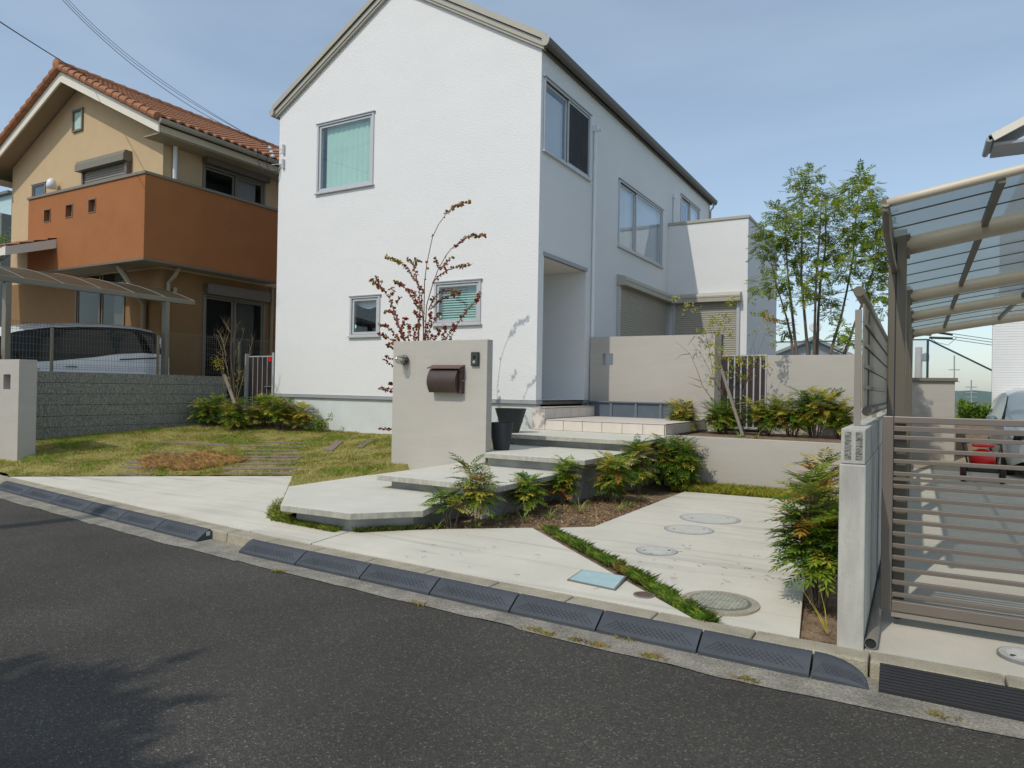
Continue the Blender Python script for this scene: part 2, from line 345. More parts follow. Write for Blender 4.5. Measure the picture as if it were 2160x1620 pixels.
# ================================================================== SETTING
def pl(pts, x):
    for (a, b), (c, d) in zip(pts, pts[1:]):
        if x <= c: return b+(d-b)*(x-a)/(c-a)
    return pts[-1][1]
KB = [(-40, 8.6), (-20, 6.3), (-14, 5.5), (-11.27, 5.15), (-7.5, 4.74), (-4.97, 4.5), (-2.43, 4.39), (-.58, 4.33), (.48, 4.36), (3, 4.4), (40, 4.4)]   # kerb back
AE = [(-40, 7.8), (-20, 5.5), (-14, 4.85), (-10.05, 4.458), (-6.67, 4.114), (-3.8, 3.92), (-2.13, 3.85), (-.887, 3.77), (.425, 3.82), (3, 3.85), (40, 3.85)]   # asphalt edge
kb = lambda x: pl(KB, x); kf = lambda x: pl(KB, x)-.19; ae = lambda x: pl(AE, x)
g = MB(); g.add([(-3000, -3000, -.12), (3000, -3000, -.12), (3000, 3000, -.12), (-3000, 3000, -.12)], [(0, 1, 2, 3)])
struct('ground', g, mat('far_ground', (.11, .13, .06), .95, .4, .02, 0))
xs = [-40, -20, -14, -10.05, -8, -6.67, -5, -3.8, -2.13, -.887, .425, 3, 40]
r = MB()
for a, b in zip(xs, xs[1:]): r.add([(a, -3.2, 0), (b, -3.2, 0), (b, ae(b), 0), (a, ae(a), 0)], [(0, 1, 2, 3)])
struct('road', r, M_asph)
r = MB()
xs2 = sorted(set(xs+[k[0] for k in KB]+list(np.arange(-12, 3, .35))))
random.seed(3)
jit = {x: (random.uniform(-.02, .02) if -12 < x < 2.5 else 0) for x in xs2}
for a, b in zip(xs2, xs2[1:]): r.add([(a, ae(a)-.015+jit[a], .005), (b, ae(b)-.015+jit[b], .005), (b, kf(b)+.02, .012), (a, kf(a)+.02, .012)], [(0, 1, 2, 3)])
struct('gutter', r, M_gutter)
k = MB(); x = -20.0
while x < 8:
    x1 = x+.6-.008
    k.hexa([(x, kf(x), -.05), (x1, kf(x1), -.05), (x1, kb(x1)-.004, -.05), (x, kb(x)-.004, -.05), (x, kf(x)+.015, GZ(4.3)), (x1, kf(x1)+.015, GZ(4.3)), (x1, kb(x1)-.004, GZ(4.3)), (x, kb(x)-.004, GZ(4.3))]); x += .6
struct('kerb', k, M_kerb, bevel=.012)
# opposite pavement and kerb (behind the camera)
k = MB().box(-40, 40, -3.38, -3.2, -.05, .12); k.box(-40, 40, -30, -3.384, -.06, .11)
struct('opposite_pavement', k, mat('paving', (.35, .34, .31), .9))
# driveway sheets
def sheet(poly, dz=0, zf=None, sub=10):
    mb = MB(); mb.prism(poly, -.1, (lambda x, y: (zf(x, y) if zf else GZ(y))+dz)); return mb
TIPL = (-7.5, 6.92)
d = MB()
# left apron (kerb to lawn), follows the kerb and rises to the lawn tip
def zl(x, y): 
    t = max(0, min(1, (y-kb(x))/2.4)) ; return .102+.15*t
import itertools
lp = [(-11.36, kb(-11.36)), (-9.5, kb(-9.5)), (-7.5, kb(-7.5)), (-5.47, kb(-5.47)), (-5.61, 4.97)]
d.prism([(-11.36, kb(-11.36)), (-9.5, kb(-9.5)), (-7.5, kb(-7.5)), TIPL], -.1, zl)
d.prism([(-7.5, kb(-7.5)), (-5.485, kb(-5.47)), (-5.63, 4.97), TIPL], -.1, zl)
# centre apron in front of the steps
d.prism([(-5.47, kb(-5.47)), (-4.62, kb(-4.62)), (-4.60, 4.93), (-5.61, 4.97)], -.1, lambda x, y: GZ(y))
d.prism([(-4.605, kb(-4.6)), (-3.3, kb(-3.3)), (-2.43, kb(-2.43)), (-1.2, kb(-1.2)), (-3.26, 6.08), (-3.92, 5.54), (-4.585, 4.93)], -.1, lambda x, y: GZ(y))
# right drive
d.prism([(-.98, kb(-.98)), (-.57, kb(-.57)), (-.66, 5.17), (-.80, 6.82), (-1.12, 9.62), (-2.74, 9.5), (-2.78, 6.49), (-3.08, 6.2)], -.1, lambda x, y: GZ(y))
struct('driveway', d, M_drive)
# soil under everything between
s = MB().prism([(-6.4, 4.55), (-.3, 4.4), (-.36, 10.2), (-6.4, 10.2)], -.1, lambda x, y: GZ(y)-.02)
struct('soil_bed', s, M_soil)
# lawn surface
def lawnpt(u, v):
    x = -13.35+u*(13.35-5.0); y = 4.9+v*(11.0-4.9)
    return x, y
LN = MB(); NX, NY = 90, 66
inl = lambda x, y: (y > kb(x)+.0) and not ((x > -5.7 and y < 5.0))
base = 0; random.seed(1)
def edgey(x):    # front limit of the lawn
    if x < -11.36: return kb(x)
    if x < -7.5: return 5.15+(x+11.36)*(6.92-5.15)/(11.36-7.5)
    if x < -5.65: return 6.92-(x+7.5)*(6.92-4.98)/(7.5-5.65)
    return 5.9
def lz(x, y): 
    if x > -6.2 and 5.7 < y < 8.0: return .18
    e = edgey(x); t = min(1, max(0, (y-e)/.5)); z0 = zl(x, e) if x < -5.65 and x > -11.36 else .12
    return (z0+.012)*(1-t)+(lawn_z(x, y)+.02)*t
for i in range(NX+1):
    xx = -13.28+i*(13.28-5.05)/NX
    for j in range(NY+1):
        e = edgey(xx)+.003; yy = e+(11.0-e)*j/NY; LN.v.append((xx, yy, lz(xx, yy)+random.uniform(-.006, .006)))
for i in range(NX):
    for j in range(NY):
        a = i*(NY+1)+j; LN.f.append((a, a+NY+1, a+NY+2, a+1)); LN.mi.append(0)
struct('lawn_ground', LN, M_lawn, smooth=True)
# plots: neighbour left, house plot, neighbour right
p = MB().box(-60, -13.42, 6.2, 60, -.1, .85); p.prism([(-60, 5.2), (-13.42, 5.5), (-13.42, 6.2), (-60, 6.2)], -.1, lambda x, y: .1+.75*max(0, min(1, (y-5.2)/1.0)))
struct('neighbour_yard', p, mat('yard_gravel', (.30, .28, .25), .95, .3, 20, .6, 60))
p = MB().box(-13.41, -5.76, 11.0, 30, -.1, .62); p.box(-5.76, -.38, 13.1, 30, -.1, .84)
struct('back_yard', p, mat('yard_soil', (.22, .18, .13), .95, .3, 6, .5, 40))
p = MB().prism([(-.235, kb(-.23)), (8, kb(8)), (8, 15.2), (-.235, 15.2)], -.1, lambda x, y: GZ(y)+.001); struct('neighbour_driveway', p, mat('neighbour_concrete', (.54, .51, .43), .85, .12, 2, .15, 80))
p = MB().box(-.235, 8, 15.2, 40, -.1, .145); struct('gravel_bed', p, mat('tan_gravel', (.40, .33, .22), .95, .3, 12, .6, 40))
# planter bed soil (upper bed right of the porch)
p = MB().box(-3.26, -.37, 10.275, 13.3, .0, .80); struct('raised_bed_soil', p, M_soil)

# ================================================================== MAIN HOUSE
XL, XR, YF, YB = -12.235, -5.72, 10.72, 22.15; ZE = 7.42; XM = (XL+XR)/2; SL = .592; ZR = ZE+(XR-XM)*SL
ho = thing('white_house', (XM, YF, .6), 'tall white stucco gabled house with grey trim in the centre of the photo', 'house')
W1 = (-11.02, -9.55, 5.60, 6.98); W2 = (-10.0, -9.305, 2.55, 3.28); W3 = (-7.88, -6.93, 2.72, 3.44)
w = MB()
holes_wall(w, 'y', YF, XL, XR, 1.31, ZE, [W1, W2, W3], .12)
w.add([(XL, YF, ZE), (XR, YF, ZE), (XM, YF, ZR)], [(0, 1, 2)])
S1 = (10.86, 12.76, 5.73, 6.94); S2 = (14.45, 17.4, 4.72, 6.11); S3 = (19.05, 20.86, 5.8, 6.92); PO = (10.93, 12.74, 1.25, 3.89, 1.6)
holes_wall(w, 'x', XR, YF, YB, 1.31, ZE, [S1, S2, S3, (10.93, 12.74, 1.31, 3.89, 1.6)], .12)
w.add([(XL, YB, 1.31), (XL, YF, 1.31), (XL, YF, ZE), (XL, YB, ZE)], [(0, 1, 2, 3)])
w.add([(XR, YB, 1.31), (XL, YB, 1.31), (XL, YB, ZE), (XM, YB, ZR), (XR, YB, ZE)], [(0, 1, 2, 3, 4)])
obj('wall', w, M_white, ho)
a = MB().add([(XR-1.6, 12.74, 1.2), (XR-1.6, 10.93, 1.2), (XR-1.6, 10.93, 3.89), (XR-1.6, 12.74, 3.89)], [(0, 1, 2, 3)])
obj('porch_back_wall', a, M_white, ho)
a = MB().box(XR-1.59, XR-.02, 10.94, 12.735, 3.86, 3.885); obj('porch_ceiling', a, M_fasc, ho)
a = MB().box(XR-.05, XR+.015, 10.90, 12.79, 3.86, 3.93); obj('porch_lintel', a, M_band, ho)
a = MB().box(XR-1.55, XR-.03, 10.95, 12.73, 1.15, 1.235); a.box(XR-.06, XR-.02, 10.94, 12.73, 1.24, 1.29); obj('threshold', a, M_bframe, ho)
# foundation + flashing
a = MB(); a.box(XL+.03, XR-.03, YF+.03, YB-.03, .3, 1.24); obj('foundation', a, M_found, ho)
a = MB().box(XR-.10, XR-.026, 9.9, 9.95, .5, .55) if 0 else MB()
a.box(XL-.02, XR+.02, YF-.02, YF+.05, 1.245, 1.305); a.box(XL-.02, XL+.05, YF+.05, YB, 1.245, 1.305); a.box(XR-.05, XR+.02, YF+.05, 10.93, 1.245, 1.305); a.box(XR-.05, XR+.02, 12.75, YB, 1.245, 1.305)
obj('flashing', a, M_band, ho)
# roof: two slabs with overhang
ov = .10
def roofslab(mb, t0, t1, y0, y1, over, m=0):
    for s in (-1, 1):
        xe = XM+s*(XR-XM+over); ze = ZE-over*SL
        A = [(XM, ZR+t0), (xe, ze+t0), (xe, ze+t1), (XM, ZR+t1)]
        if s > 0: A = A[::-1]
        mb.extr([(p[0], p[1]) for p in A], 'y', y0, y1, m)
rf = MB(); roofslab(rf, .17, .235, YF-.11, YB+.1, .12); roof = obj('roof', rf, M_roofm, ho)
ra = MB(); roofslab(ra, .002, .045, YF-.065, YF+.02, .07); roofslab(ra, .049, .15, YF-.085, YF+.02, .09); roofslab(ra, .162, .28, YF-.125, YF-.112, .14)
obj('rake_trim', ra, M_trim, ho)
ra = MB(); roofslab(ra, .151, .161, YF-.08, YF+.02, .08); obj('rake_shadow_gap', ra, M_line, ho)
ra = MB(); roofslab(ra, .005, .169, YF+.03, YB, .06); obj('roof_board', ra, M_trimd, ho)
for s in (1, -1):
    gm = MB(); xw = XR+.06 if s > 0 else XL-.06
    prof = [(xw+s*(.075*(1-math.cos(t))), 7.53-.13*math.sin(t)) for t in np.linspace(0, math.pi, 9)]
    prof = prof+[(xw+s*.14, 7.545), (xw+s*.01, 7.545)]
    if s < 0: prof = prof[::-1]
    gm.extr([(p[0], p[1]) for p in prof], 'y', YF-.115, YB+.1)
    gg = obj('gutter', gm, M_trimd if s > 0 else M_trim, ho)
    gm = MB().extr([(p[0]*1.0, p[1]) for p in prof], 'y', YF-.135, YF-.117); obj('gutter_end_cap', gm, M_trim, gg)
sf = MB().box(XR+.001, XR+.065, YF, YB, 7.40, 7.45); sf.box(XR+.001, XR+.06, YF-.06, YB, 7.455, 7.60); obj('eave_soffit', sf, M_trimd, ho)
gm = MB().tube([(XR+.13, YB-.1, 7.41), (XR+.13, YB-.1, 7.3), (XR+.04, YB-.1, 7.2), (XR+.04, YB-.1, 6.0)], .03, 8); obj('downpipe', gm, M_trim, ho)

def windowY(name, r, Y, parent, panes, inner, gl=None, trim=.045, sill=True, fm=None, sash=.05, lab=None):
    """window in a wall facing -Y; r=(x0,x1,z0,z1) of the opening"""
    x0, x1, z0, z1 = r; f = MB(); t = trim; fm = fm or M_alu
    f.box(x0-t, x1+t, Y-.028, Y+.03, z1, z1+t-.01); f.box(x0-t, x0, Y-.028, Y+.03, z0, z1); f.box(x1, x1+t, Y-.028, Y+.03, z0, z1); f.box(x0-t, x1+t, Y-.028, Y+.03, z0-t+.01, z0)
    fr = obj(name, f, fm, parent, bevel=.003)
    if lab: fr['label'] = lab
    hd = MB().box(x0-t-.03, x1+t+.03, Y-.045, Y-.002, z1+t-.008, z1+t+.012); obj('head_flashing', hd, M_band, fr)
    if sill: obj('sill', MB().box(x0-t-.03, x1+t+.03, Y-.055, Y-.002, z0-t-.022, z0-t+.008), fm, fr, bevel=.003)
    s = sash; n = len(panes)-1
    for i in range(n):
        a = x0+(x1-x0)*panes[i]+.006; b = x0+(x1-x0)*panes[i+1]-.006; yy = Y-.004+.03*(i % 2)
        q = MB(); q.box(a, b, yy, yy+.028, z1-s, z1-.006); q.box(a, b, yy, yy+.028, z0+.006, z0+s); q.box(a, a+s, yy, yy+.028, z0+s, z1-s); q.box(b-s, b, yy, yy+.028, z0+s, z1-s)
        obj('sash', q, fm, fr, bevel=.002)
        obj('pane', MB().box(a+s-.005, b-s+.005, yy+.012, yy+.018, z0+s-.005, z1-s+.005), gl or M_glass, fr)
    if inner: inner(fr)
    return fr
def windowX(name, r, X, parent, panes, inner=None, gl=None, trim=.045, fm=None, sash=.05, sill=True):
    """window in a wall facing +X; r=(y0,y1,z0,z1)"""
    y0, y1, z0, z1 = r; f = MB(); t = trim; fm = fm or M_alu
    f.box(X-.03, X+.028, y0-t, y1+t, z1, z1+t-.01); f.box(X-.03, X+.028, y0-t, y0, z0, z1); f.box(X-.03, X+.028, y1, y1+t, z0, z1); f.box(X-.03, X+.028, y0-t, y1+t, z0-t+.01, z0)
    fr = obj(name, f, fm, parent, bevel=.003)
    obj('head_flashing', MB().box(X+.002, X+.045, y0-t-.03, y1+t+.03, z1+t-.008, z1+t+.012), M_band, fr)
    if sill: obj('sill', MB().box(X+.002, X+.055, y0-t-.03, y1+t+.03, z0-t-.022, z0-t+.008), fm, fr)
    s = sash; n = len(panes)-1
    for i in range(n):
        a = y0+(y1-y0)*panes[i]+.006; b = y0+(y1-y0)*panes[i+1]-.006; xx = X+.004-.03*((i+1) % 2)
        q = MB(); q.box(xx-.028, xx, a, b, z1-s, z1-.006); q.box(xx-.028, xx, a, b, z0+.006, z0+s); q.box(xx-.028, xx, a, a+s, z0+s, z1-s); q.box(xx-.028, xx, b-s, b, z0+s, z1-s)
        obj('sash', q, fm, fr, bevel=.002)
        obj('pane', MB().box(xx-.018, xx-.012, a+s-.005, b-s+.005, z0+s-.005, z1-s+.005), gl or M_glass, fr)
    if inner: inner(fr)
    return fr
def curtainY(r, Y, m, amp=.008, n=60, name='curtain', x0=None, x1=None):
    def f(fr):
        mb = MB(); a, b = (x0 or r[0]-.03), (x1 or r[1]+.03)
        mb.grid(lambda u, v: (a+(b-a)*u, Y+.10+amp*math.sin(u*n), r[2]-.03+(r[3]-r[2]+.06)*v), 80, 1); obj(name, mb, m, fr, smooth=True)
    return f
def roomY(r, Y, m=M_dark):
    def f(fr): obj('dark_interior', MB().box(r[0]-.2, r[1]+.2, Y+.6, Y+.65, r[2]-.2, r[3]+.2), m, fr)
    return f
windowY('window', W1, YF, ho, [0, 1], lambda fr: (curtainY(W1, YF, M_curt, x0=W1[0]+.13)(fr), roomY(W1, YF, mat('dim_green_room', (.16, .22, .20)))(fr)), M_glassg, lab='large upper gable window with pale green blind')
def in2(fr):
    roomY(W2, YF)(fr)
    mb = MB(); # swagged light curtain at the top
    mb.grid(lambda u, v: (W2[0]+(W2[1]-W2[0])*u, YF+.12, W2[3]-.0-(.10+.10*math.sin(math.pi*u))*v), 16, 1); obj('swag_curtain', mb, M_curtl, fr)
    obj('sticker', MB().box(W2[0]+.075, W2[0]+.115, YF+.004, YF+.006, W2[2]+.13, W2[2]+.20), M_sticker, fr)
windowY('window', W2, YF, ho, [0, 1], in2, lab='small square window with dark room behind')
def in3(fr):
    mb = MB(); z = W3[2]+.02
    while z < W3[3]-.0:
        mb.add([(W3[0]-.02, YF+.09, z), (W3[1]+.02, YF+.09, z), (W3[1]+.02, YF+.125, z+.034), (W3[0]-.02, YF+.125, z+.034)], [(0, 1, 2, 3)]); z += .046
    obj('venetian_blind', mb, M_blind, fr); roomY(W3, YF)(fr)
    obj('sticker', MB().box(W3[0]+.075, W3[0]+.115, YF+.004, YF+.006, W3[2]+.10, W3[2]+.16), M_sticker, fr)
windowY('window', W3, YF, ho, [0, 1], in3, M_glassg, lab='lower window with closed teal blind slats')
def inS1(fr):
    mb = MB().grid(lambda u, v: (XR-.10, S1[0]-.03+u*(.95), S1[2]-.03+v*1.14), 30, 1); obj('curtain', mb, M_curtl, fr)
    obj('insect_screen', MB().box(XR+.008, XR+.012, S1[0]+1.0, S1[1]-.05, S1[2]+.05, S1[3]-.05), M_screen, fr)
    obj('dark_interior', MB().box(XR-.35, XR-.30, S1[0]-.1, S1[1]+.2, S1[2]-.2, S1[3]+.2), M_dark, fr)
windowX('window', S1, XR, ho, [0, .5, 1], inS1)
def inS2(fr):
    mb = MB().grid(lambda u, v: (XR-.10+.01*math.sin(u*70), S2[0]-.03+u*(S2[1]-S2[0]+.06), S2[2]-.03+v*(S2[3]-S2[2]+.06)), 90, 1); obj('curtain', mb, M_curtl, fr, smooth=True)
windowX('window', S2, XR, ho, [0, .36, 1], inS2)
def inS3(fr):
    obj('curtain', MB().box(XR-.11, XR-.10, S3[0]+.9, S3[1]+.03, S3[2]-.03, S3[3]+.03), M_curtl, fr)
    obj('dark_interior', MB().box(XR-.5, XR-.45, S3[0]-.2, S3[1]+.2, S3[2]-.2, S3[3]+.2), M_dark, fr)
windowX('window', S3, XR, ho, [0, .5, 1], inS3)
# roller shutter on the side wall and on the annex
def shutter_panel(mb, axis, c, u0, u1, z0, z1, pitch=.055):
    z = z0
    while z < z1:
        zt = min(z+pitch, z1)
        if axis == 'x': mb.add([(c, u0, z), (c, u1, z), (c+.014, u1, z+pitch*.35), (c+.014, u0, z+pitch*.35), (c+.012, u1, zt-.008), (c+.012, u0, zt-.008), (c, u1, zt), (c, u0, zt)], [(0,1,2,3),(3,2,4,5),(5,4,6,7)])
        else: mb.add([(u0, c, z), (u1, c, z), (u1, c-.014, z+pitch*.35), (u0, c-.014, z+pitch*.35), (u1, c-.012, zt-.008), (u0, c-.012, zt-.008), (u1, c, zt), (u0, c, zt)], [(0,1,2,3),(3,2,4,5),(5,4,6,7)])
        z += pitch
    return mb
def shutterX(X, y0, y1, z0, z1, zb, parent, dep=.21):
    mb = MB(); mb.extr([(X+.002, zb), (X+dep, zb), (X+dep, z1-.12), (X+dep-.02, z1-.05), (X+.002, z1)], 'y', y0, y1)
    s = obj('shutter_box', mb, M_trim, parent, bevel=.004)
    obj('seam', MB().box(X+dep, X+dep+.002, y0, y1, zb+.10, zb+.108), M_line, s)
    mb = MB().box(X+.002, X+.07, y0+.02, y0+.09, z0, zb-.002); mb.box(X+.002, X+.07, y1-.09, y1-.02, z0, zb-.002); obj('guide_rail', mb, M_alu, parent)
    obj('roller_shutter', shutter_panel(MB(), 'x', X+.02, y0+.09, y1-.09, z0, zb-.002), M_shut, parent)
shutterX(XR, 14.38, 17.93, 1.32, 4.06, 3.81, ho)
# downpipes
dp = MB().tube([(XR+.045, 13.0, 2.0), (XR+.045, 13.0, 6.78)], .035, 10); dp.box(XR+.002, XR+.09, 12.95, 13.06, 6.72, 6.84); dp.box(XR+.09, XR+.15, 13.02, 13.07, 6.74, 6.79); obj('downpipe', dp, M_pvc, ho)
dp = MB().tube([(XR+.04, 18.3, 5.9), (XR+.04, 18.3, 6.72)], .03, 8); dp.box(XR+.002, XR+.08, 18.25, 18.36, 6.68, 6.78); obj('downpipe', dp, M_pvc, ho)
# foundation vent
obj('foundation_vent', MB().box(XR-.50, XR-.27, YF+.015, YF+.028, .93, 1.05), M_dark, ho)
# annex
AX1, AY0, AZ1 = -3.68, 17.95, 5.86
an = MB(); an.box(XR+.002, AX1, AY0, YB-.05, .8, AZ1); ax = obj('annex_wall', an, M_white, ho)
obj('parapet_cap', MB().box(XR+.004, AX1+.03, AY0-.03, YB-.02, AZ1+.002, AZ1+.075), M_trim, ax, bevel=.005)
mb = MB().extr([(AY0-.002, 3.79), (AY0-.21, 3.79), (AY0-.21, 3.94), (AY0-.19, 3.99), (AY0-.002, 4.04)], 'x', -5.62, -3.81)
s = obj('shutter_box', mb, M_trim, ax, bevel=.004); obj('seam', MB().box(-5.62, -3.81, AY0-.212, AY0-.2101, 3.89, 3.898), M_line, s)
mb = MB().box(-5.55, -5.48, AY0-.07, AY0-.002, 1.2, 3.788); mb.box(-3.92, -3.85, AY0-.07, AY0-.002, 1.2, 3.788); obj('guide_rail', mb, M_alu, ax)
obj('roller_shutter', shutter_panel(MB(), 'y', AY0-.02, -5.48, -3.92, 1.2, 3.788), M_shut, ax)
# cable brackets with insulators at the left corner
br = MB()
for z in (6.66, 6.34):
    br.box(-12.10, -12.05, YF-.05, YF-.002, z-.10, z+.10); br.tube([(-12.08, YF-.03, z), (-12.35, YF-.10, z)], .008, 6)
obj('cable_bracket', br, M_alu, ho)
ins = MB()
for dx, dz in ((0, 0), (.05, -.10), (.1, -.2)):
    ins.lathe((-12.40+dx, YF-.12, 6.72+dz), [(.02, -.03), (.045, -.02), (.045, .0), (.025, .01), (.035, .03), (.01, .04)], 10)
obj('insulator', ins, M_pvc, ho)
cb = MB(); cb.tube([(-12.42, YF-.12, 6.6), (-12.5, YF-.14, 6.4), (-12.42, YF-.1, 6.2), (-12.25, YF-.04, 6.2), (-12.16, YF-.03, 6.35), (-12.2, YF-.03, 6.1), (-12.28, YF-.02, 5.9)], .009, 6)
cb.tube([(-12.7, YF-.2, 6.72), (-12.7, YF-.18, 6.45), (-12.58, YF-.15, 6.2)], .011, 6); obj('service_cable', cb, M_wire, ho)

# ================================================================== STEPS
def step(poly, top, label, zb, ins=.13, inpoly=None, th=.062):
    cx = sum(p[0] for p in poly)/len(poly); cyy = sum(p[1] for p in poly)/len(poly)
    t = thing('concrete_step', (cx, cyy, zb), label, 'step', 'concrete steps up to the porch')
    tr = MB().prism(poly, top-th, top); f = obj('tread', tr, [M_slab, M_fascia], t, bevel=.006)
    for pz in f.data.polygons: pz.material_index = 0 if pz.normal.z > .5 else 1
    ip = inpoly or [(cx+(p[0]-cx)*(1-ins/max(.3, math.hypot(p[0]-cx, p[1]-cyy))*1.2), cyy+(p[1]-cyy)*(1-ins/max(.3, math.hypot(p[0]-cx, p[1]-cyy))*1.2)) for p in poly]
    obj('base', MB().prism(ip, zb-.1, top-th-.001), M_base, t)
Z1, Z2, Z3, Z4, Z5, Z6 = .33, .484, .658, .82, .996, 1.196
step([(-6.27, 5.73), (-5.36, 4.80), (-4.50, 4.845), (-4.05, 5.355), (-4.16, 5.75), (-4.14, 6.6), (-5.2, 7.85), (-6.27, 7.85)], Z1, 'lowest concrete step with the angled front corner, nearest the street', .05,
     inpoly=[(-6.2, 5.8), (-5.3, 4.95), (-4.56, 4.96), (-4.2, 5.40), (-4.28, 5.8), (-4.28, 6.6), (-5.2, 7.8), (-6.2, 7.8)])
step([(-5.39, 6.23), (-3.75, 6.23), (-3.75, 7.9), (-4.0, 8.2), (-5.39, 8.0)], Z2, 'second concrete step, behind the lowest one and below the mailbox wall', .05, inpoly=[(-5.27, 6.36), (-3.93, 6.36), (-3.93, 8.0), (-5.27, 8.0)])
step([(-5.5, 8.03), (-4.925, 8.03), (-4.925, 7.74), (-3.45, 7.74), (-3.45, 9.4), (-5.5, 9.4)], Z3, 'third concrete step, reaching behind the right edge of the mailbox wall', .05, inpoly=[(-5.4, 8.1), (-4.90, 8.1), (-4.90, 7.87), (-3.62, 7.87), (-3.62, 9.35), (-5.4, 9.35)])
step([(-5.76, 9.15), (-3.24, 9.15), (-3.24, 10.9), (-5.76, 10.9)], Z4, 'fourth and highest concrete step, directly below the tiled porch', .05, inpoly=[(-5.7, 9.3), (-3.42, 9.3), (-3.42, 10.9), (-5.7, 10.9)])
# stair white column-like stubs under right edges
# tiled porch
po = thing('tiled_porch', (-4.9, 10.6, .8), 'cream tiled porch platform of two levels with square tile risers', 'porch')
g = MB().box(-5.70, -3.372, 10.568, 12.93, .75, Z5-.006); g.box(-5.70, -5.457, 10.568, 12.93, Z5-.006, Z6-.006); obj('grout_bed', g, M_grout, po)
tl = MB()
def tiles(axis, c, u0, u1, v0, v1, nu, nv, t, out):
    du, dv = (u1-u0)/nu, (v1-v0)/nv; gp = .004
    for i in range(nu):
        for j in range(nv):
            a, b, p, q = u0+i*du+gp, u0+(i+1)*du-gp, v0+j*dv+gp, v0+(j+1)*dv-gp
            if axis == 'y': tl.box(a, b, c, c+t*out, p, q)
            elif axis == 'x': tl.box(c, c+t*out, a, b, p, q)
            else: tl.box(a, b, p, q, c, c+t*out)
tiles('y', 10.568, -5.45, -3.375, Z4, Z5-.012, 6, 1, .012, -1)
tiles('x', -3.372, 10.57, 12.93, Z4, Z5-.012, 7, 1, .012, 1)
tiles('z', Z5-.006, -5.445, -3.36, 10.556, 12.93, 6, 7, .010, 1)
tiles('y', 10.568, -5.70, -5.45, Z4, Z6-.012, 1, 1, .012, -1)
tiles('x', -5.457, 10.57, 12.93, Z5+.006, Z6-.012, 7, 1, .012, 1)
tiles('z', Z6-.006, -5.70, -5.445, 10.556, 12.93, 1, 7, .010, 1)
obj('tiles', tl, M_tile, po, bevel=.0015)

# ================================================================== MAILBOX WALL
mw = MB().box(-6.54, -4.94, 7.87, 8.01, .05, 2.155); o = obj('gate_wall', mw, M_beige, None, bevel=.006)
tag(o, 'freestanding beige plaster wall carrying the brown mailbox and cage lamp', 'wall')
YM = 7.87
mbx = thing('mailbox', (-5.56, YM, 1.43), 'dark brown rounded mailbox fixed to the freestanding beige wall', 'mailbox')
prof = [(YM-.002, 1.435), (YM-.105, 1.435)]+[(YM-.105-.062*math.sin(t)**.9, 1.44+.30*(t/math.pi)) for t in np.linspace(.2, math.pi-.15, 12)]+[(YM-.10, 1.745), (YM-.002, 1.79)]
obj('body', MB().extr(prof[::-1], 'x', -5.81, -5.34), M_brownmb, mbx, bevel=.003)
side = [(YM-.002, 1.425), (YM-.085, 1.425), (YM-.075, 1.5), (YM-.07, 1.6), (YM-.075, 1.70), (YM-.10, 1.765), (YM-.002, 1.80)]
obj('side_plate', MB().extr(side[::-1], 'x', -5.339, -5.295), M_brownmb, mbx)
lid = [(YM-.002, 1.80), (YM-.002, 1.815), (YM-.13, 1.775), (YM-.135, 1.76)]
obj('lid', MB().extr(lid, 'x', -5.83, -5.29), mat('brown_lid', (.12, .062, .045), .4, .1, 9, 0), mbx, bevel=.002)
obj('lock', MB().lathe((-5.293, YM-.04, 1.60), [(.009, 0), (.009, .008), (.003, .009)], 10, axis='x'), M_steel, mbx)
ic = thing('intercom', (-5.10, YM, 1.80), 'small black intercom with round camera near the right edge of the wall', 'intercom')
ic_x0, ic_x1 = aY(996, 750, YM)[0], aY(1012, 750, YM)[0]
obj('housing', MB().box(ic_x0, ic_x1, YM-.035, YM-.002, 1.80, 1.985), M_black, ic, bevel=.006)
obj('lens', MB().lathe(((ic_x0+ic_x1)/2-.005, YM-.036, 1.92), [(.02, 0), (.02, -.006), (.008, -.008)], 14, axis='y'), M_carg, ic)
obj('speaker_button', MB().lathe(((ic_x0+ic_x1)/2-.005, YM-.036, 1.85), [(.022, 0), (.022, -.004), (.006, -.006)], 14, axis='y'), M_steel, ic)
obj('faceplate', MB().box(ic_x0+.012, ic_x1-.012, YM-.0365, YM-.0352, 1.815, 1.97), mat('dark_teal_plastic', (.03, .04, .04), .3, 0, 5, 0), ic)
lx, lzz = aY(856, 751, YM)[0], 1.885
lamp = thing('wall_lamp', (lx, YM, lzz), 'round glass bulkhead lamp in a steel wire cage at the wall\'s upper left', 'lamp')
obj('base_ring', MB().lathe((lx, YM, lzz), [(.055, -.002), (.058, -.02), (.07, -.025), (.07, -.05), (.05, -.06)], 20, axis='y'), mat('dark_bronze', (.06, .055, .05), .35, .1, 9, 0, metal=.6), lamp, smooth=False)
obj('glass_globe', MB().lathe((lx, YM-.06, lzz), [(.045, 0), (.052, -.05), (.048, -.10), (.03, -.135), (.005, -.145)], 20, axis='y'), glass('lamp_glass', (.85, .85, .8), .12), lamp, smooth=True)
obj('bulb', MB().lathe((lx, YM-.06, lzz), [(.015, 0), (.025, -.04), (.022, -.07), (.004, -.085)], 14, axis='y'), mat('frosted_bulb', (.75, .74, .62), .3, 0, 5, 0), lamp, smooth=True)
cg = MB()
for k in range(8):
    t = 2*math.pi*k/8; cg.tube([(lx+.062*math.cos(t)*q, YM-.05-h, lzz+.062*math.sin(t)*q) for q, h in ((1, 0), (1.02, .06), (.9, .12), (.5, .155), (.1, .165))], .0032, 5)
cg.tube([(lx+.064*math.cos(t), YM-.11, lzz+.064*math.sin(t)) for t in np.linspace(0, 2*math.pi, 20)], .0032, 5)
obj('wire_cage', cg, M_steel, lamp)
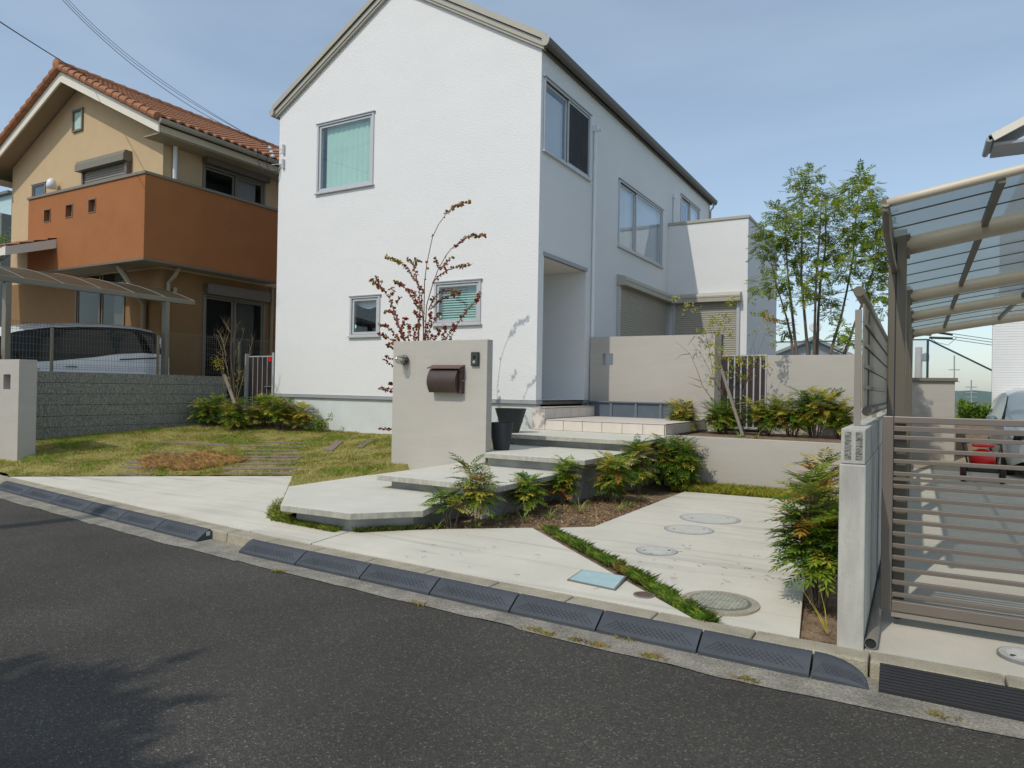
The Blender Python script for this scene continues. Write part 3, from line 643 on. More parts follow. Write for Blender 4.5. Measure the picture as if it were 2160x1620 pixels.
# planters
def pot(base, rt_, rb, h, label):
    p = thing('planter_pot', base, label, 'plant pot', 'dark planters by the steps')
    obj('bowl', MB().lathe(base, [(rb*.96, 0), (rb, .004), (rt_, h), (rt_+.002, h+.002), (rt_-.012, h+.002), (rt_-.02, h-.03)], 40), M_pot, p, smooth=False)
    obj('soil', MB().lathe((base[0], base[1], base[2]+h-.045), [(rt_-.022, 0), (.01, .006)], 24), M_soil, p)
pot((-4.955, 8.30, Z3), .165, .11, .375, 'smaller dark conical pot standing against the right edge of the mailbox wall')
pot((-5.50, 9.48, Z4), .247, .135, .375, 'larger dark conical pot behind the smaller one, beside the house corner')

# ================================================================== ENTRY WALLS, GATE, TROUGH
YW = 12.95
e = MB(); hx0, hx1, hz0, hz1 = -5.425, -5.20, 2.01, 2.235
for (a, b, p, q) in ((-5.69, hx0, .75, 2.57), (hx1, -3.215, .75, 2.57), (hx0, hx1, .75, hz0), (hx0, hx1, hz1, 2.57)): e.box(a, b, YW, YW+.15, p, q)
o = obj('courtyard_wall', e, M_beige); tag(o, 'beige plaster wall with a small square hole between porch and post', 'wall')
o = obj('gate_post', MB().box(-3.21, -3.09, YW-.03, YW+.12, .75, 2.56), M_post, None, bevel=.004); tag(o, 'square dark grey post between the beige wall and the slatted gate', 'post')
gt = thing('slat_gate', (-2.7, YW, .8), 'dark brown vertical board gate with pale metal strips, right of the grey post', 'gate')
x = -3.085; n = 7; wd = (-2.305+3.085)/n
for i in range(n):
    obj('board', MB().box(x+i*wd+.016, x+(i+1)*wd-.010, YW+.02, YW+.05, .9, 2.16), M_gateb, gt)
mb = MB()
for i in range(1, n): mb.box(x+i*wd-.010, x+i*wd+.014, YW+.012, YW+.045, .9, 2.16)
obj('metal_strips', mb, M_alu, gt)
mb = MB().box(-3.085, -2.305, YW+.0, YW+.06, 2.162, 2.19); mb.box(-2.33, -2.305, YW+.0, YW+.06, .85, 2.16); mb.box(-3.085, -2.305, YW+.0, YW+.06, .86, .898); obj('frame', mb, M_alu, gt)
o = obj('courtyard_wall', MB().box(-2.30, -.40, YW, YW+.15, .75, 2.175), M_beige, None, bevel=.005); tag(o, 'lower beige plaster wall under the slender tree, right of the slatted gate', 'wall')
tg = thing('trough', (-4.6, 12.7, Z5+.004), 'long slate blue trough along the foot of the beige wall on the porch', 'planter')
tb = MB(); tb.box(-5.60, -3.60, 12.64, 12.655, Z5+.006, 1.275); tb.box(-5.60, -3.60, 12.92, 12.94, Z5+.006, 1.275); tb.box(-5.60, -5.58, 12.655, 12.92, Z5+.006, 1.275); tb.box(-3.62, -3.60, 12.655, 12.92, Z5+.006, 1.275)
obj('body', tb, M_trough, tg)
tb = MB(); tb.box(-5.61, -3.59, 12.60, 12.66, 1.276, 1.30)
for xx in (-5.60, -5.12, -4.62, -4.14, -3.66): tb.box(xx, xx+.05, 12.615, 12.638, Z5+.006, 1.275)
obj('ribs', tb, mat('trough_rim', (.12, .15, .18), .6, .1, 6, 0), tg)
obj('soil', MB().box(-5.58, -3.62, 12.656, 12.918, Z5+.05, 1.22), M_soil, tg)
# retaining wall
o = obj('retaining_wall', MB().box(-3.235, -.372, 10.15, 10.27, -.05, .858), M_beige, None, bevel=.006); tag(o, 'low beige retaining wall at the back of the driveway', 'wall')
# lawn pillar left
pz = thing('pillar', (-12.4, 5.7, .2), 'pale beige square pillar with a small square niche, left edge of the lawn', 'pillar')
PX0, PX1, PY0, PY1 = -12.95, -12.12, 5.6, 5.86
nx0, nx1, nz0, nz1 = -12.60, -12.375, 1.355, 1.59
pb = MB()
for (a, b, p, q) in ((PX0, nx0, .05, 1.828), (nx1, PX1, .05, 1.828), (nx0, nx1, .05, nz0), (nx0, nx1, nz1, 1.828)): pb.box(a, b, PY0, PY1, p, q)
obj('shaft', pb, M_beige, pz)
obj('niche_back', MB().box(nx0+.001, nx1-.001, PY0+.13, PY0+.15, nz0+.001, nz1-.001), M_post, pz)

# ================================================================== BLOCK WALL + MESH FENCE LEFT
bw = thing('block_wall', (-13.36, 8.2, .4), 'grey split-face concrete block wall left of the lawn', 'wall')
XB = -13.3
mb = MB().box(XB-.12, XB-.012, 5.95, 10.32, .1, 1.64); obj('mortar', mb, M_joint, bw)
mb = MB(); random.seed(5); cz = .27; row = 0
while cz < 1.6:
    y = 5.95-(.2 if row % 2 else 0)
    while y < 10.32:
        a, b = max(y, 5.95)+.001, min(y+.4, 10.32)-.001
        if b-a > .05:
            dd = random.uniform(-.0015, .0015); mb.box(XB-.125, XB+dd, a, b, cz+.004, cz+.196)
        y += .4
    cz += .2; row += 1
# cap the near end course at 1.67
obj('blocks', mb, M_block, bw)
fw_ = thing('mesh_fence', (XB-.06, 8.6, 1.67), 'thin grey wire mesh fence on top of the grey block wall', 'fence')
mb = MB(); y = 5.95
while y < 11.9:
    mb.tube([(XB-.06, y, 1.70), (XB-.06, y, 2.50)], .0022, 3, cap=False); y += .055
for i, z in enumerate((1.72, 1.76, 1.80, 1.90, 2.02, 2.14, 2.26, 2.38, 2.42, 2.46, 2.50)): mb.tube([(XB-.055, 5.95, z), (XB-.055, 11.9, z)], .0025, 3, cap=False)
y = 5.95
while y < 11.9: mb.tube([(XB-.06, y, 2.50), (XB-.03, y+.027, 2.545), (XB-.06, y+.055, 2.50)], .003, 3, cap=False); y += .055
obj('wire_mesh', mb, mat('dull_wire', (.10, .10, .085), .6, 0, 5, 0), fw_)
for yy in (6.70, 8.72, 10.7):
    obj('fence_post', MB().box(XB-.09, XB-.065, yy-.025, yy+.025, 1.60, 2.47), M_gutn, fw_)
# garden gate between wall and house
YG = 10.9
gg = thing('garden_gate', (-12.85, YG, .6), 'small dark slatted side gate with a red tag between the grey wall and house', 'gate')
mb = MB().box(-13.40, -13.33, YG-.035, YG+.035, .5, 2.20); mb.box(-12.50, -12.44, YG-.035, YG+.035, .5, 2.22); obj('gate_frame_post', mb, M_alu, gg)
for i in range(5):
    a = -13.30+i*.157; obj('board', MB().box(a+.012, a+.145, YG-.012, YG+.012, .8, 2.12), M_gateb, gg)
mb = MB().box(-13.32, -12.51, YG-.02, YG+.02, 2.125, 2.15); mb.box(-13.32, -12.51, YG-.02, YG+.02, .75, .79)
for i in range(1, 5): mb.box(-13.30+i*.157-.008, -13.30+i*.157+.006, YG-.016, YG+.01, .8, 2.12)
obj('rails', mb, M_alu, gg)
obj('red_tag', MB().box(-12.62, -12.53, YG-.03, YG-.022, 2.02, 2.13), M_red, gg); obj('latch_handle', MB().tube([(-12.72, YG-.04, 1.45), (-12.52, YG-.045, 1.46)], .012, 8), M_steel, gg)

# ================================================================== NEIGHBOUR HOUSE LEFT
NX0, NX1, NYF, NYB, NE = -21.8, -15.0, 9.8, 17.5, 7.39; NXM = -18.40; NSL = .485; NR = NE+(NX1-NXM)*NSL
nh = thing('sand_house', (NXM, NYF, .85), 'sand coloured house with orange tiled gable roof and terracotta balcony on the left', 'house')
GW = (-18.95, -16.55, 1.75, 3.75); UW1 = (-18.66, -18.32, aY(158,225,9.8)[2]*0+8.05, 8.65)
x0, x1 = aY(157, 228, 9.8)[0], aY(176, 228, 9.8)[0]; z0, z1 = aY(166, 278, 9.8)[2], aY(166, 232, 9.8)[2]
UA = (x0+.04, x1-.04, z0+.04, z1-.04)
x0, x1 = aY(69, 400, 9.8)[0], aY(97, 400, 9.8)[0]; z1 = aY(83, 388, 9.8)[2]
UB = (x0+.04, x1-.04, z1-.75, z1-.04)
x0, x1 = aY(163, 640, 9.8)[0], aY(262, 640, 9.8)[0]
GW = (x0, x1, 1.1, aY(210, 575, 9.8)[2])
w = MB(); holes_wall(w, 'y', NYF, NX0, NX1, .85, 4.12, [GW], .1); holes_wall(w, 'y', NYF, NX0, NX1, 4.12, NE, [UB], .1)
w.add([(NX0, NYF, NE), (NX1, NYF, NE), (NXM, NYF, NR)], [(0, 1, 2)])
yR0, yR1 = aX(430, 600, NX1)[1], aX(555, 640, NX1)[1]; zR1 = aX(430, 600, NX1)[2]
uy0, uy1, uz1 = 10.83, 12.68, 6.98
GR = (yR0+.05, yR1, 1.1, zR1-.28); UR = (uy0+.05, uy1-.05, 5.2, uz1-.22)
holes_wall(w, 'x', NX1, NYF, NYB, .85, 4.12, [GR], .1); holes_wall(w, 'x', NX1, NYF, NYB, 4.12, NE, [UR], .1)
w.add([(NX0, NYB, .85), (NX0, NYF, .85), (NX0, NYF, NE), (NX0, NYB, NE)], [(0, 1, 2, 3)])
w.add([(NX1, NYB, .85), (NX0, NYB, .85), (NX0, NYB, NE), (NXM, NYB, NR), (NX1, NYB, NE)], [(0, 1, 2, 3, 4)])
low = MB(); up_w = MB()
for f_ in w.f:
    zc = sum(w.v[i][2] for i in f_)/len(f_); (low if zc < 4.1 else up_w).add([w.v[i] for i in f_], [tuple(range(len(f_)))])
obj('wall', up_w, M_cream, nh); obj('lower_wall', low, mat('shaded_tan_stucco', (.25, .145, .06), .9, .06, 3, .2, 60), nh)  # tan ground floor, with the balcony and carport shade put into its colour
windowY('window', (UA[0]-.02, UA[1]+.02, UA[2], UA[3]), NYF-.02, nh, [0, 1], None, M_glassg, fm=M_gutn, sash=.03, sill=False, lab='narrow window high in the sand gable')
windowY('window', UB, NYF, nh, [0, 1], roomY(UB, NYF, M_curt), M_glassg, fm=M_gutn, sash=.035, sill=False)
obj('pale_interior', MB().box(UA[0], UA[1], NYF-.012, NYF-.006, UA[2], UA[3]), M_curt, nh)
def gin(fr): 
    roomY(GW, NYF)(fr); obj('lace_curtain', MB().box(GW[0]+(GW[1]-GW[0])*.70, GW[1]-.12, NYF+.12, NYF+.13, GW[2], GW[3]), M_lace, fr)
windowY('window', GW, NYF, nh, [0, .5, 1], gin, M_glassd, fm=M_bframe)
def gin2(fr):
    obj('dark_interior', MB().box(NX1-.6, NX1-.55, GR[0]-.2, GR[1]+.2, GR[2]-.2, GR[3]+.2), M_dark, fr); obj('lace_curtain', MB().box(NX1-.13, NX1-.12, GR[0]+(GR[1]-GR[0])*.5, GR[1]-.2, GR[2], GR[3]), M_lace, fr)
windowX('window', GR, NX1, nh, [0, .48, 1], gin2, M_glassd, fm=M_gutn, trim=.07)
obj('shutter_box', MB().box(NX1+.002, NX1+.2, GR[0]-.07, GR[1]+.07, GR[3]+.05, GR[3]+.30), M_bframe, nh)
def gin3(fr):
    obj('dark_interior', MB().box(NX1-.6, NX1-.55, UR[0]-.2, UR[1]+.2, UR[2]-.2, UR[3]+.2), M_dark, fr); obj('lace_curtain', MB().box(NX1-.13, NX1-.12, UR[0]+(UR[1]-UR[0])*.55, UR[1]-.15, UR[2], UR[3]), M_curtl, fr)
windowX('window', UR, NX1, nh, [0, .5, 1], gin3, M_glassd, fm=M_gutn, trim=.06)
obj('shutter_box', MB().box(NX1+.002, NX1+.2, UR[0]-.07, UR[1]+.07, UR[3]+.05, UR[3]+.30), M_bframe, nh)
# upper roller shutter on the gable
x0, x1 = aY(168, 345, 9.7)[0], aY(270, 345, 9.7)[0]; zt, zb = aY(270, 312, 9.6)[2], aY(270, 312, 9.6)[2]-.25
sb = MB().extr([(NYF-.002, zb), (NYF-.22, zb), (NYF-.22, zt-.1), (NYF-.17, zt), (NYF-.002, zt)], 'x', x0, x1); obj('shutter_box', sb, M_gutn, nh)
obj('roller_shutter', shutter_panel(MB(), 'y', NYF-.03, x0+.12, x1-.12, 4.6, zb-.002, .06), M_shutg, nh)
mb = MB().box(x0+.05, x0+.12, NYF-.08, NYF-.002, 4.6, zb-.002); mb.box(x1-.12, x1-.02, NYF-.12, NYF-.002, 4.6, zb-.002); obj('guide_rail', mb, M_bframe, nh)
# balcony
BX0, BX1, BYF, BZ0, BZ1 = -19.35, -14.5, 9.07, 4.2, 6.02
sq = []
for px, py in ((100, 455), (146, 445), (194.5, 434)):
    c = aY(px, py, BYF); sq.append((c[0]-.135, c[0]+.135, c[2]-.14, c[2]+.14))
bm = MB(); holes_wall(bm, 'y', BYF, BX0, BX1, BZ0, BZ1, sq, .12)
bm.add([(BX1, BYF, BZ0), (BX1, 12.8, BZ0), (BX1, 12.8, BZ1), (BX1, BYF, BZ1)], [(0, 1, 2, 3)]); bm.add([(BX0, NYF, BZ0), (BX0, BYF, BZ0), (BX0, BYF, BZ1), (BX0, NYF, BZ1)], [(0, 1, 2, 3)])
bm.box(BX0, BX1-.12, BYF+.12, BYF+.14, BZ0, BZ1-.002); bm.box(BX1-.14, BX1-.12, BYF+.13, 12.8, BZ0, BZ1-.002)
bm.add([(BX1, 12.8, BZ0), (BX1-.5, 12.8, BZ0), (BX1-.5, 12.8, BZ1), (BX1, 12.8, BZ1)], [(0, 1, 2, 3)])
bal = obj('balcony', bm, M_orange, nh)
for q in sq: obj('vent_grille', MB().box(q[0], q[1], BYF+.10, BYF+.118, q[2], q[3]), M_bframe, bal)
for q in sq:
    mb = MB()
    t = .02; mb.box(q[0]-t, q[1]+t, BYF-.012, BYF+.0, q[3], q[3]+t); mb.box(q[0]-t, q[1]+t, BYF-.012, BYF, q[2]-t, q[2]); mb.box(q[0]-t, q[0], BYF-.012, BYF, q[2], q[3]); mb.box(q[1], q[1]+t, BYF-.012, BYF, q[2], q[3])
    obj('vent_frame', mb, M_bframe, bal)
mb = MB().box(BX0-.03, BX1+.03, BYF-.03, BYF+.17, BZ1+.002, BZ1+.06); mb.box(BX1-.17, BX1+.03, BYF+.17, 12.83, BZ1+.002, BZ1+.06); mb.box(BX0-.03, BX0+.14, BYF+.17, NYF, BZ1+.002, BZ1+.06); obj('coping', mb, M_gutn, bal)
mb = MB().box(BX0-.01, BX1+.012, BYF-.012, BYF+.01, BZ0-.05, BZ0-.002); mb.box(BX1-.01, BX1+.012, BYF+.01, 12.8, BZ0-.05, BZ0-.002); obj('drip_edge', mb, M_bframe, bal)
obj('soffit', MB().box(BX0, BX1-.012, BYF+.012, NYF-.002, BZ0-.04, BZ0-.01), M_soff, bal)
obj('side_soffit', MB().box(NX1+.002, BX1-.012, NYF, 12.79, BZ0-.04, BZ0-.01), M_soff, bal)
bb = MB(); bb.tube([(-15.75, NYF-.55, 4.14), (-15.6, NYF-.35, 3.75), (-15.5, NYF-.07, 3.3), (-15.5, NYF-.07, 2.3)], .06, 8); obj('drain_pipe', bb, M_soff, nh)
bb = MB(); bb.tube([(-14.7, 10.05, 4.14), (-14.78, 10.0, 3.95), (-14.93, 9.95, 3.80), (-14.93, 9.95, .9)], .045, 8); bb.lathe((-14.9, 10.1, 3.6), [(.05, 0), (.05, .1), (.02, .12)], 10); obj('downpipe', bb, M_soff, nh)
bb = MB().tube([(NX1+.06, aX(366, 330, NX1)[1], 5.3), (NX1+.06, aX(366, 330, NX1)[1], 6.85), (NX1+.10, aX(366, 330, NX1)[1]-.03, 7.0)], .05, 8); obj('downpipe', bb, M_pvc, nh)
bb = MB().tube([(NX1+.05, GR[1]+.25, .9), (NX1+.05, GR[1]+.25, 4.1)], .04, 8); obj('downpipe', bb, M_soff, nh)
c = aY(119, 392, 9.75); bb = MB().lathe((c[0], c[1]-.12, c[2]-.10), [(.02, -.02), (.11, 0), (.12, .1), (.10, .2), (.04, .26), (.005, .27)], 16); obj('vent_hood', bb, M_pvc, nh, smooth=True)
# tiled roof
NOV = .62; NYR0 = 9.25; tileth = .05
def roofpt(side, s, yv, h=0):     # s = metres down slope (horizontal run), side +1 right
    x = NXM+side*s; z = NR+.20-s*NSL+h; return (x, yv, z)
rm = MB(); run = NX1-NXM+NOV; cosn = 1/math.sqrt(1+NSL*NSL)
for side in (1, -1):
    rows = 19; per = .235
    def fn(u, v, side=side):
        yv = NYR0+u*(NYB+.5-NYR0); s = v*run; k = s/(run/rows); fr = k-math.floor(k+1e-9)
        h = .035*(fr)+.028*abs(math.sin(math.pi*(yv-NYR0)/per))**.8
        return roofpt(side, s, yv, h)
    nu, rowsn = 420, rows
    # build each course as its own strip so that the lower edges make steps
    for c in range(rows):
        s0, s1 = run*c/rows, run*(c+1)/rows+.02
        b0 = len(rm.v)
        for i in range(nu+1):
            yv = NYR0+i/nu*(NYB+.5-NYR0); wv = .075*abs(math.sin(math.pi*(yv-NYR0)/per))**.75
            rm.v.append(roofpt(side, s0, yv, wv)); rm.v.append(roofpt(side, s1, yv, wv+.026)); rm.v.append(roofpt(side, s1, yv, wv-.02))
        for i in range(nu):
            a = b0+i*3; f1 = (a, a+1, a+4, a+3); f2 = (a+1, a+2, a+5, a+4)
            rm.f += [f1, f2] if side > 0 else [f1[::-1], f2[::-1]]; rm.mi += [0, 0]
rf = obj('roof', rm, M_rtile, nh)
mb = MB()
for side in (1, -1):
    n = 15
    for c in range(n):
        s0, s1 = run*c/n, run*(c+1)/n+.03
        p0, p1 = roofpt(side, s0, NYR0-.02, -.01), roofpt(side, s1, NYR0-.02, .015); mb.tube([p0, p1], [.082, .098], 10)
y = NYR0-.05
while y < NYB+.5: mb.tube([(NXM, y, NR+.24), (NXM, y+.36, NR+.25)], [.105, .12], 10); y += .33
mb.lathe((NXM, NYR0-.10, NR+.25), [(.02, -.03), (.14, 0), (.15, .04), (.05, .06)], 16, axis='y')
obj('edge_tiles', mb, M_rtile, rf, smooth=False)
mb = MB()
for side in (1, -1):
    A = [(NXM, NR+.12), (NXM+side*run, NR+.12-run*NSL), (NXM+side*run, NR+.12-run*NSL-.24), (NXM, NR+.12-.27)]
    if side > 0: A = A[::-1]
    mb.extr(A, 'y', NYR0+.02, NYR0+.06)
obj('bargeboard', mb, M_fasc, rf)
mb = MB()
for side in (1, -1):
    A = [(NXM, NR+.10), (NXM+side*run, NR+.10-run*NSL), (NXM+side*run, NR+.05-run*NSL), (NXM, NR+.05)]
    if side > 0: A = A[::-1]
    mb.extr(A, 'y', NYR0+.07, NYB+.45)
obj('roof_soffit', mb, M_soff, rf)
for side in (1, -1):
    xe = NXM+side*run; ze = NR+.12-run*NSL
    mb = MB().box(xe-.03, xe+.0, NYR0+.07, NYB+.45, ze-.22, ze+.04); obj('fascia', mb, mat('cream_eave_board', (.50, .43, .30), .7, .05, 3, 0), rf)
    prof = [(xe+side*(.002+.065*(1-math.cos(t))), ze+.04-.10*math.sin(t)) for t in np.linspace(0, math.pi, 8)]
    if side < 0: prof = prof[::-1]
    obj('gutter', MB().extr(prof, 'y', NYR0, NYB+.45), mat('taupe_rain_gutter', (.33, .30, .235), .5, .05, 5, 0), rf)
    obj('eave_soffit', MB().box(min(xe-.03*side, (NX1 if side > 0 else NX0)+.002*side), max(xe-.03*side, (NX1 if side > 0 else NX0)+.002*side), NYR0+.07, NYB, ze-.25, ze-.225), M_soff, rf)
# lower tiled roof at far left
mb = MB(); xr = aY(84, 520, 8.7)[0]; zt = aY(84, 505, 8.7)[2]
for c in range(6):
    s0, s1 = c*.3, (c+1)*.3+.02; b0 = len(mb.v); nu = 40
    for i in range(nu+1):
        xv = xr-i/nu*3.5; wv = .03*abs(math.sin(math.pi*i/nu*13))**.7
        mb.v += [(xv, 9.79-s0, zt+.35-s0*.35+wv), (xv, 9.79-s1, zt+.35-s1*.35+wv+.035), (xv, 9.79-s1, zt+.35-s1*.35+wv)]
    for i in range(nu):
        a = b0+i*3; mb.f += [(a, a+1, a+4, a+3), (a+1, a+2, a+5, a+4)]; mb.mi += [0, 0]
lr = obj('porch_roof', mb, M_rtile, nh)
obj('porch_fascia', MB().box(xr-3.5, xr-.03, 8.0, 8.04, zt-.48, zt-.27), M_fasc, lr)
mb = MB(); A = [(9.79, zt+.33), (7.98, zt-.30), (7.98, zt-.5), (9.79, zt+.1)]; mb.extr(A, 'x', xr-.03, xr); obj('porch_side_board', mb, M_fasc, lr)

# carport left
cpl = thing('bronze_carport', (-15, 7.5, .85), 'bronze carport with curved smoked roof panels over the white van', 'carport')
CX1 = -13.62; cy0, cy1 = aX(0, 590, CX1)[1]-.3, aX(410, 636, CX1)[1]; cz = aX(200, 610, CX1)[2]-.02
def arc(u): return (CX1-u*2.6, cz+.42*math.sin(min(u*1.25, 1)*math.pi*.5)-.10*max(0, u-.7))
mb = MB().box(CX1-.04, CX1+.04, cy0, cy1, cz-.05, cz+.05); obj('front_beam', mb, M_gutn, cpl, bevel=.01)
mb = MB(); mb.grid(lambda u, v: (arc(u)[0], cy0+(cy1-cy0)*v, arc(u)[1]+.045), 14, 1); obj('roof_sheet', mb, M_polyb, cpl, smooth=True)
n = 6
mb = MB()
for i in range(n+1):
    yy = cy0+(cy1-cy0)*i/n; mb.tube([(arc(u)[0], yy, arc(u)[1]+.050) for u in np.linspace(0, 1, 9)], .006, 4)
obj('glazing_bar', mb, M_shutg, cpl)
mb = MB()
for yy in (cy0+.4, aX(350, 700, CX1)[1]): mb.tube([(arc(u)[0], yy, arc(u)[1]-.03) for u in np.linspace(0, 1, 9)], .06, 6)
for u in (.3, .6, 1.0): mb.tube([(arc(u)[0], cy0, arc(u)[1]), (arc(u)[0], cy1, arc(u)[1])], .02, 4)
obj('arch_rib', mb, M_bframe, cpl)
for yy in (aX(350, 700, CX1)[1], cy0+.42): obj('post', MB().box(CX1-.09, CX1+.05, yy-.045, yy+.045, .85, cz-.05), M_gutn, cpl, bevel=.006)

# ------------------------------------------------------------------ cars (lofted body)
def car(name, loc, heading, L, Wd, H, stations, paint, label, cat, glass_rng, belt_fn, van=True):
    """stations: (s 0 front..1 rear, zlow, zbelt, zroof, halfwidth) relative; heading: rotation about z with car front to -Y"""
    t = thing(name, loc, label, cat); ch, sh = math.cos(heading), math.sin(heading)
    def Wp(x, s, z): yy = (s-.5)*L; return (loc[0]+x*ch-yy*sh, loc[1]+x*sh+yy*ch, loc[2]+z)
    st = np.array(stations)
    def I(s, k): return float(np.interp(s, st[:,0], st[:,k]))
    def sec(s, v, off=0):    # v 0..1 from sill to roof centre
        zl, zb, zr, hw = I(s,1), I(s,2), I(s,3), I(s,4)
        inset = min(.32, max(.0, (zr-zb)*.38)); hr = hw-inset
        K = [(hw*.93, zl), (hw, zl+.18), (hw*1.005, (zl+zb)/2), (hw*.985, zb), (hr+.035, zr-.09), (hr-.12, zr-.015), (hr*.5, zr+.01), (0, zr+.02)]
        V = [0, .14, .3, .5, .78, .86, .93, 1]
        x = np.interp(v, V, [k[0] for k in K]); z = np.interp(v, V, [k[1] for k in K]); return Wp(x+off, s, z+off*.4)
    def secm(s, v, off=0):
        p = sec(s, v, off); zz = p[2]; zl = None
        # mirror: recompute with -x
        zl_, zb, zr, hw = I(s,1), I(s,2), I(s,3), I(s,4); inset = min(.32, max(.0, (zr-zb)*.38)); hr = hw-inset
        K = [(hw*.93, zl_), (hw, zl_+.18), (hw*1.005, (zl_+zb)/2), (hw*.985, zb), (hr+.035, zr-.09), (hr-.12, zr-.015), (hr*.5, zr+.01), (0, zr+.02)]
        V = [0, .14, .3, .5, .78, .86, .93, 1]; x = np.interp(v, V, [k[0] for k in K]); z = np.interp(v, V, [k[1] for k in K]); return Wp(-(x+off), s, z+off*.4)
    b = MB(); b.grid(lambda u, v: sec(u, v), 48, 28); b.grid(lambda u, v: secm(1-u, v), 48, 28)
    # nose and tail caps
    for s in (0, 1):
        ring = [sec(s, v) for v in np.linspace(0, 1, 29)]+[secm(s, v) for v in np.linspace(1, 0, 29)]
        b.add(ring, [tuple(range(len(ring)))])
    body = obj('body', b, paint, t, smooth=True)
    for nm, fn in (('side_window', sec), ('side_window', secm)):
        gmb = MB(); g0, g1 = glass_rng
        def gf(u, v, fn=fn):
            s = g0+(g1-g0)*u; lo, hi = belt_fn(u); return fn(s, lo+(hi-lo)*v, .012)
        gmb.grid(gf, 40, 6); obj(nm, gmb, M_carg, t, smooth=True)
    # windscreen: across the front slope
    return t, Wp, sec, secm, I
wheels = lambda t, Wp, L, ys, hw, rr=.33: [ (lambda o: (obj('rim', MB().lathe((Wp(sx*(hw-.0), s, rr)), [(.19, -.02*1), (.19, .015), (.02, .02)], 16, axis='x'), M_steel, o)))(obj('wheel', MB().lathe(Wp(sx*(hw-.1), s, rr), [(rr*.7, -.11), (rr, -.09), (rr, .09), (rr*.7, .11)], 24, axis='x'), M_tyre, t)) for s in ys for sx in (-1, 1)]
vst = [(0, .35, .70, .78, .62), (.03, .28, .80, .90, .78), (.10, .25, .86, .98, .85), (.19, .25, .89, 1.06, .86), (.28, .25, .92, 1.42, .86), (.38, .25, .95, 1.61, .86), (.50, .25, 1.0, 1.73, .86), (.65, .25, 1.10, 1.80, .86), (.75, .25, 1.19, 1.83, .86), (.86, .25, 1.24, 1.83, .86), (.94, .25, 1.24, 1.78, .86), (.98, .28, 1.22, 1.68, .82), (1, .35, 1.18, 1.58, .78)]
def vbelt(u):
    lo = .51; hi = .80-.24*max(0, (.13-u)/.13)**1.5*1.0
    return lo, max(lo+.004, hi-.01)
vy = 9.65-2.35
t, Wp, sec, secm, I = car('parked_van', (-14.75, 7.02, .85), 0, 4.7, 1.72, 1.85, vst, M_carw, 'white minivan parked under the bronze carport behind the wire mesh fence', 'van', (.20, .955), vbelt)
wheels(t, Wp, 4.7, (.19, .80), .86)
ws = MB(); ws.grid(lambda u, v: (lambda a, b: tuple(np.array(a)*(1-v)+np.array(b)*v))( (lambda p: (p[0], p[1]-.012, p[2]+.012))(secm(.19+.17*u, .74)), (lambda p: (p[0], p[1]-.012, p[2]+.012))(sec(.19+.17*u, .74)) ), 8, 8); obj('windscreen', ws, M_carg, t)
mr = MB().lathe((Wp(.98, .27, 1.12)), [(.02, -.10), (.08, -.06), (.09, .03), (.03, .09)], 12, axis='x'); obj('wing_mirror', mr, M_carw, t, smooth=True)
hd = MB()
for s in (.42, .56): q = sec(s, .44, .02); hd.tube([(q[0], q[1]-.1, q[2]), (q[0]+.03, q[1], q[2]+.005), (q[0], q[1]+.1, q[2])], .014, 6)
obj('door_handle', hd, M_steel, t)
q0, q1 = sec(.76, .46, .012), sec(.93, .47, .012); obj('slide_rail', MB().tube([q0, q1], .012, 5), M_black, t)
0 and obj('tail_light', MB().box(q[0]-.12, q[0]+.01, q[1]-.06, q[1]+.05, q[2]-.25, q[2]+.3), M_red, t, bevel=.02)

# ================================================================== STREET ITEMS
# rubber kerb ramps: individual units
jx_r = [-5.18, -4.43, -3.70, -3.01, -2.33, -1.70, -1.07, -.47]
jx_l = [-10.9, -9.96, -9.06, -8.20, -7.38, -6.62, -5.84]
def ramp(x0, x1, label, end=None):
    t = thing('kerb_ramp', ((x0+x1)/2, kf((x0+x1)/2), .006), label, 'kerb ramp', 'blue grey rubber ramps along the kerb')
    x0 += .006; x1 -= .006; mb = MB(); yf = lambda x: kf(x)-.155; 
    K = [(0, .022), (.12, .034), (.35, .055), (.62, .082), (.85, .097), (1, .1)]
    def fn(u, v):
        x = x0+(x1-x0)*u; y = yf(x)+(kf(x)-.004-yf(x))*v; z = np.interp(v, [k[0] for k in K], [k[1] for k in K])
        if end == 'r':
            q = math.sqrt(max(.0004, 1-u**2.2)); z = z*q
            y = yf(x)+(y-yf(x))*(.04+.96*q)
        return (x, y, z+.006)
    n = 14; mb.grid(fn, n, 10)
    b0 = len(mb.v); pts = [fn(i/n, 0) for i in range(n+1)]
    for p in pts: mb.v += [p, (p[0], p[1], .006)]
    for i in range(n): mb.f.append((b0+2*i+1, b0+2*i+3, b0+2*i+2, b0+2*i)); mb.mi.append(0)
    for u, flip in ((0, False), (1, True)):
        ring = [fn(u, j/10) for j in range(11)]+[(fn(u, 1)[0], fn(u, 1)[1], .006), (fn(u, 0)[0], fn(u, 0)[1], .006)]
        mb.add(ring, [tuple(range(13)) if not flip else tuple(range(13))[::-1]])
    o = obj('body', mb, M_frp, t, smooth=False)
    # raised cross-hatched tread
    tr = MB(); nx = 9
    for k in range(nx*2+4):
        for sgn in (1, -1):
            a = (k/(nx*2)) ; 
            u0 = a-.12*sgn; u1 = a+.12*sgn
            p = []
            for v, uu in ((.15, u0), (.5, (u0+u1)/2), (.92, u1)):
                if uu < .03 or uu > .97: p = None; break
                q = fn(uu, v); p.append((q[0], q[1], q[2]+.0008))
            if p: tr.tube(p, .0022, 3)
    if tr.v: obj('tread_pattern', tr, mat('rubber_ramp_edge', (.045, .052, .062), .6, .2, 6, 0), t)
    return t
ordn = ['first', 'second', 'third', 'fourth', 'fifth', 'sixth', 'seventh', 'eighth']
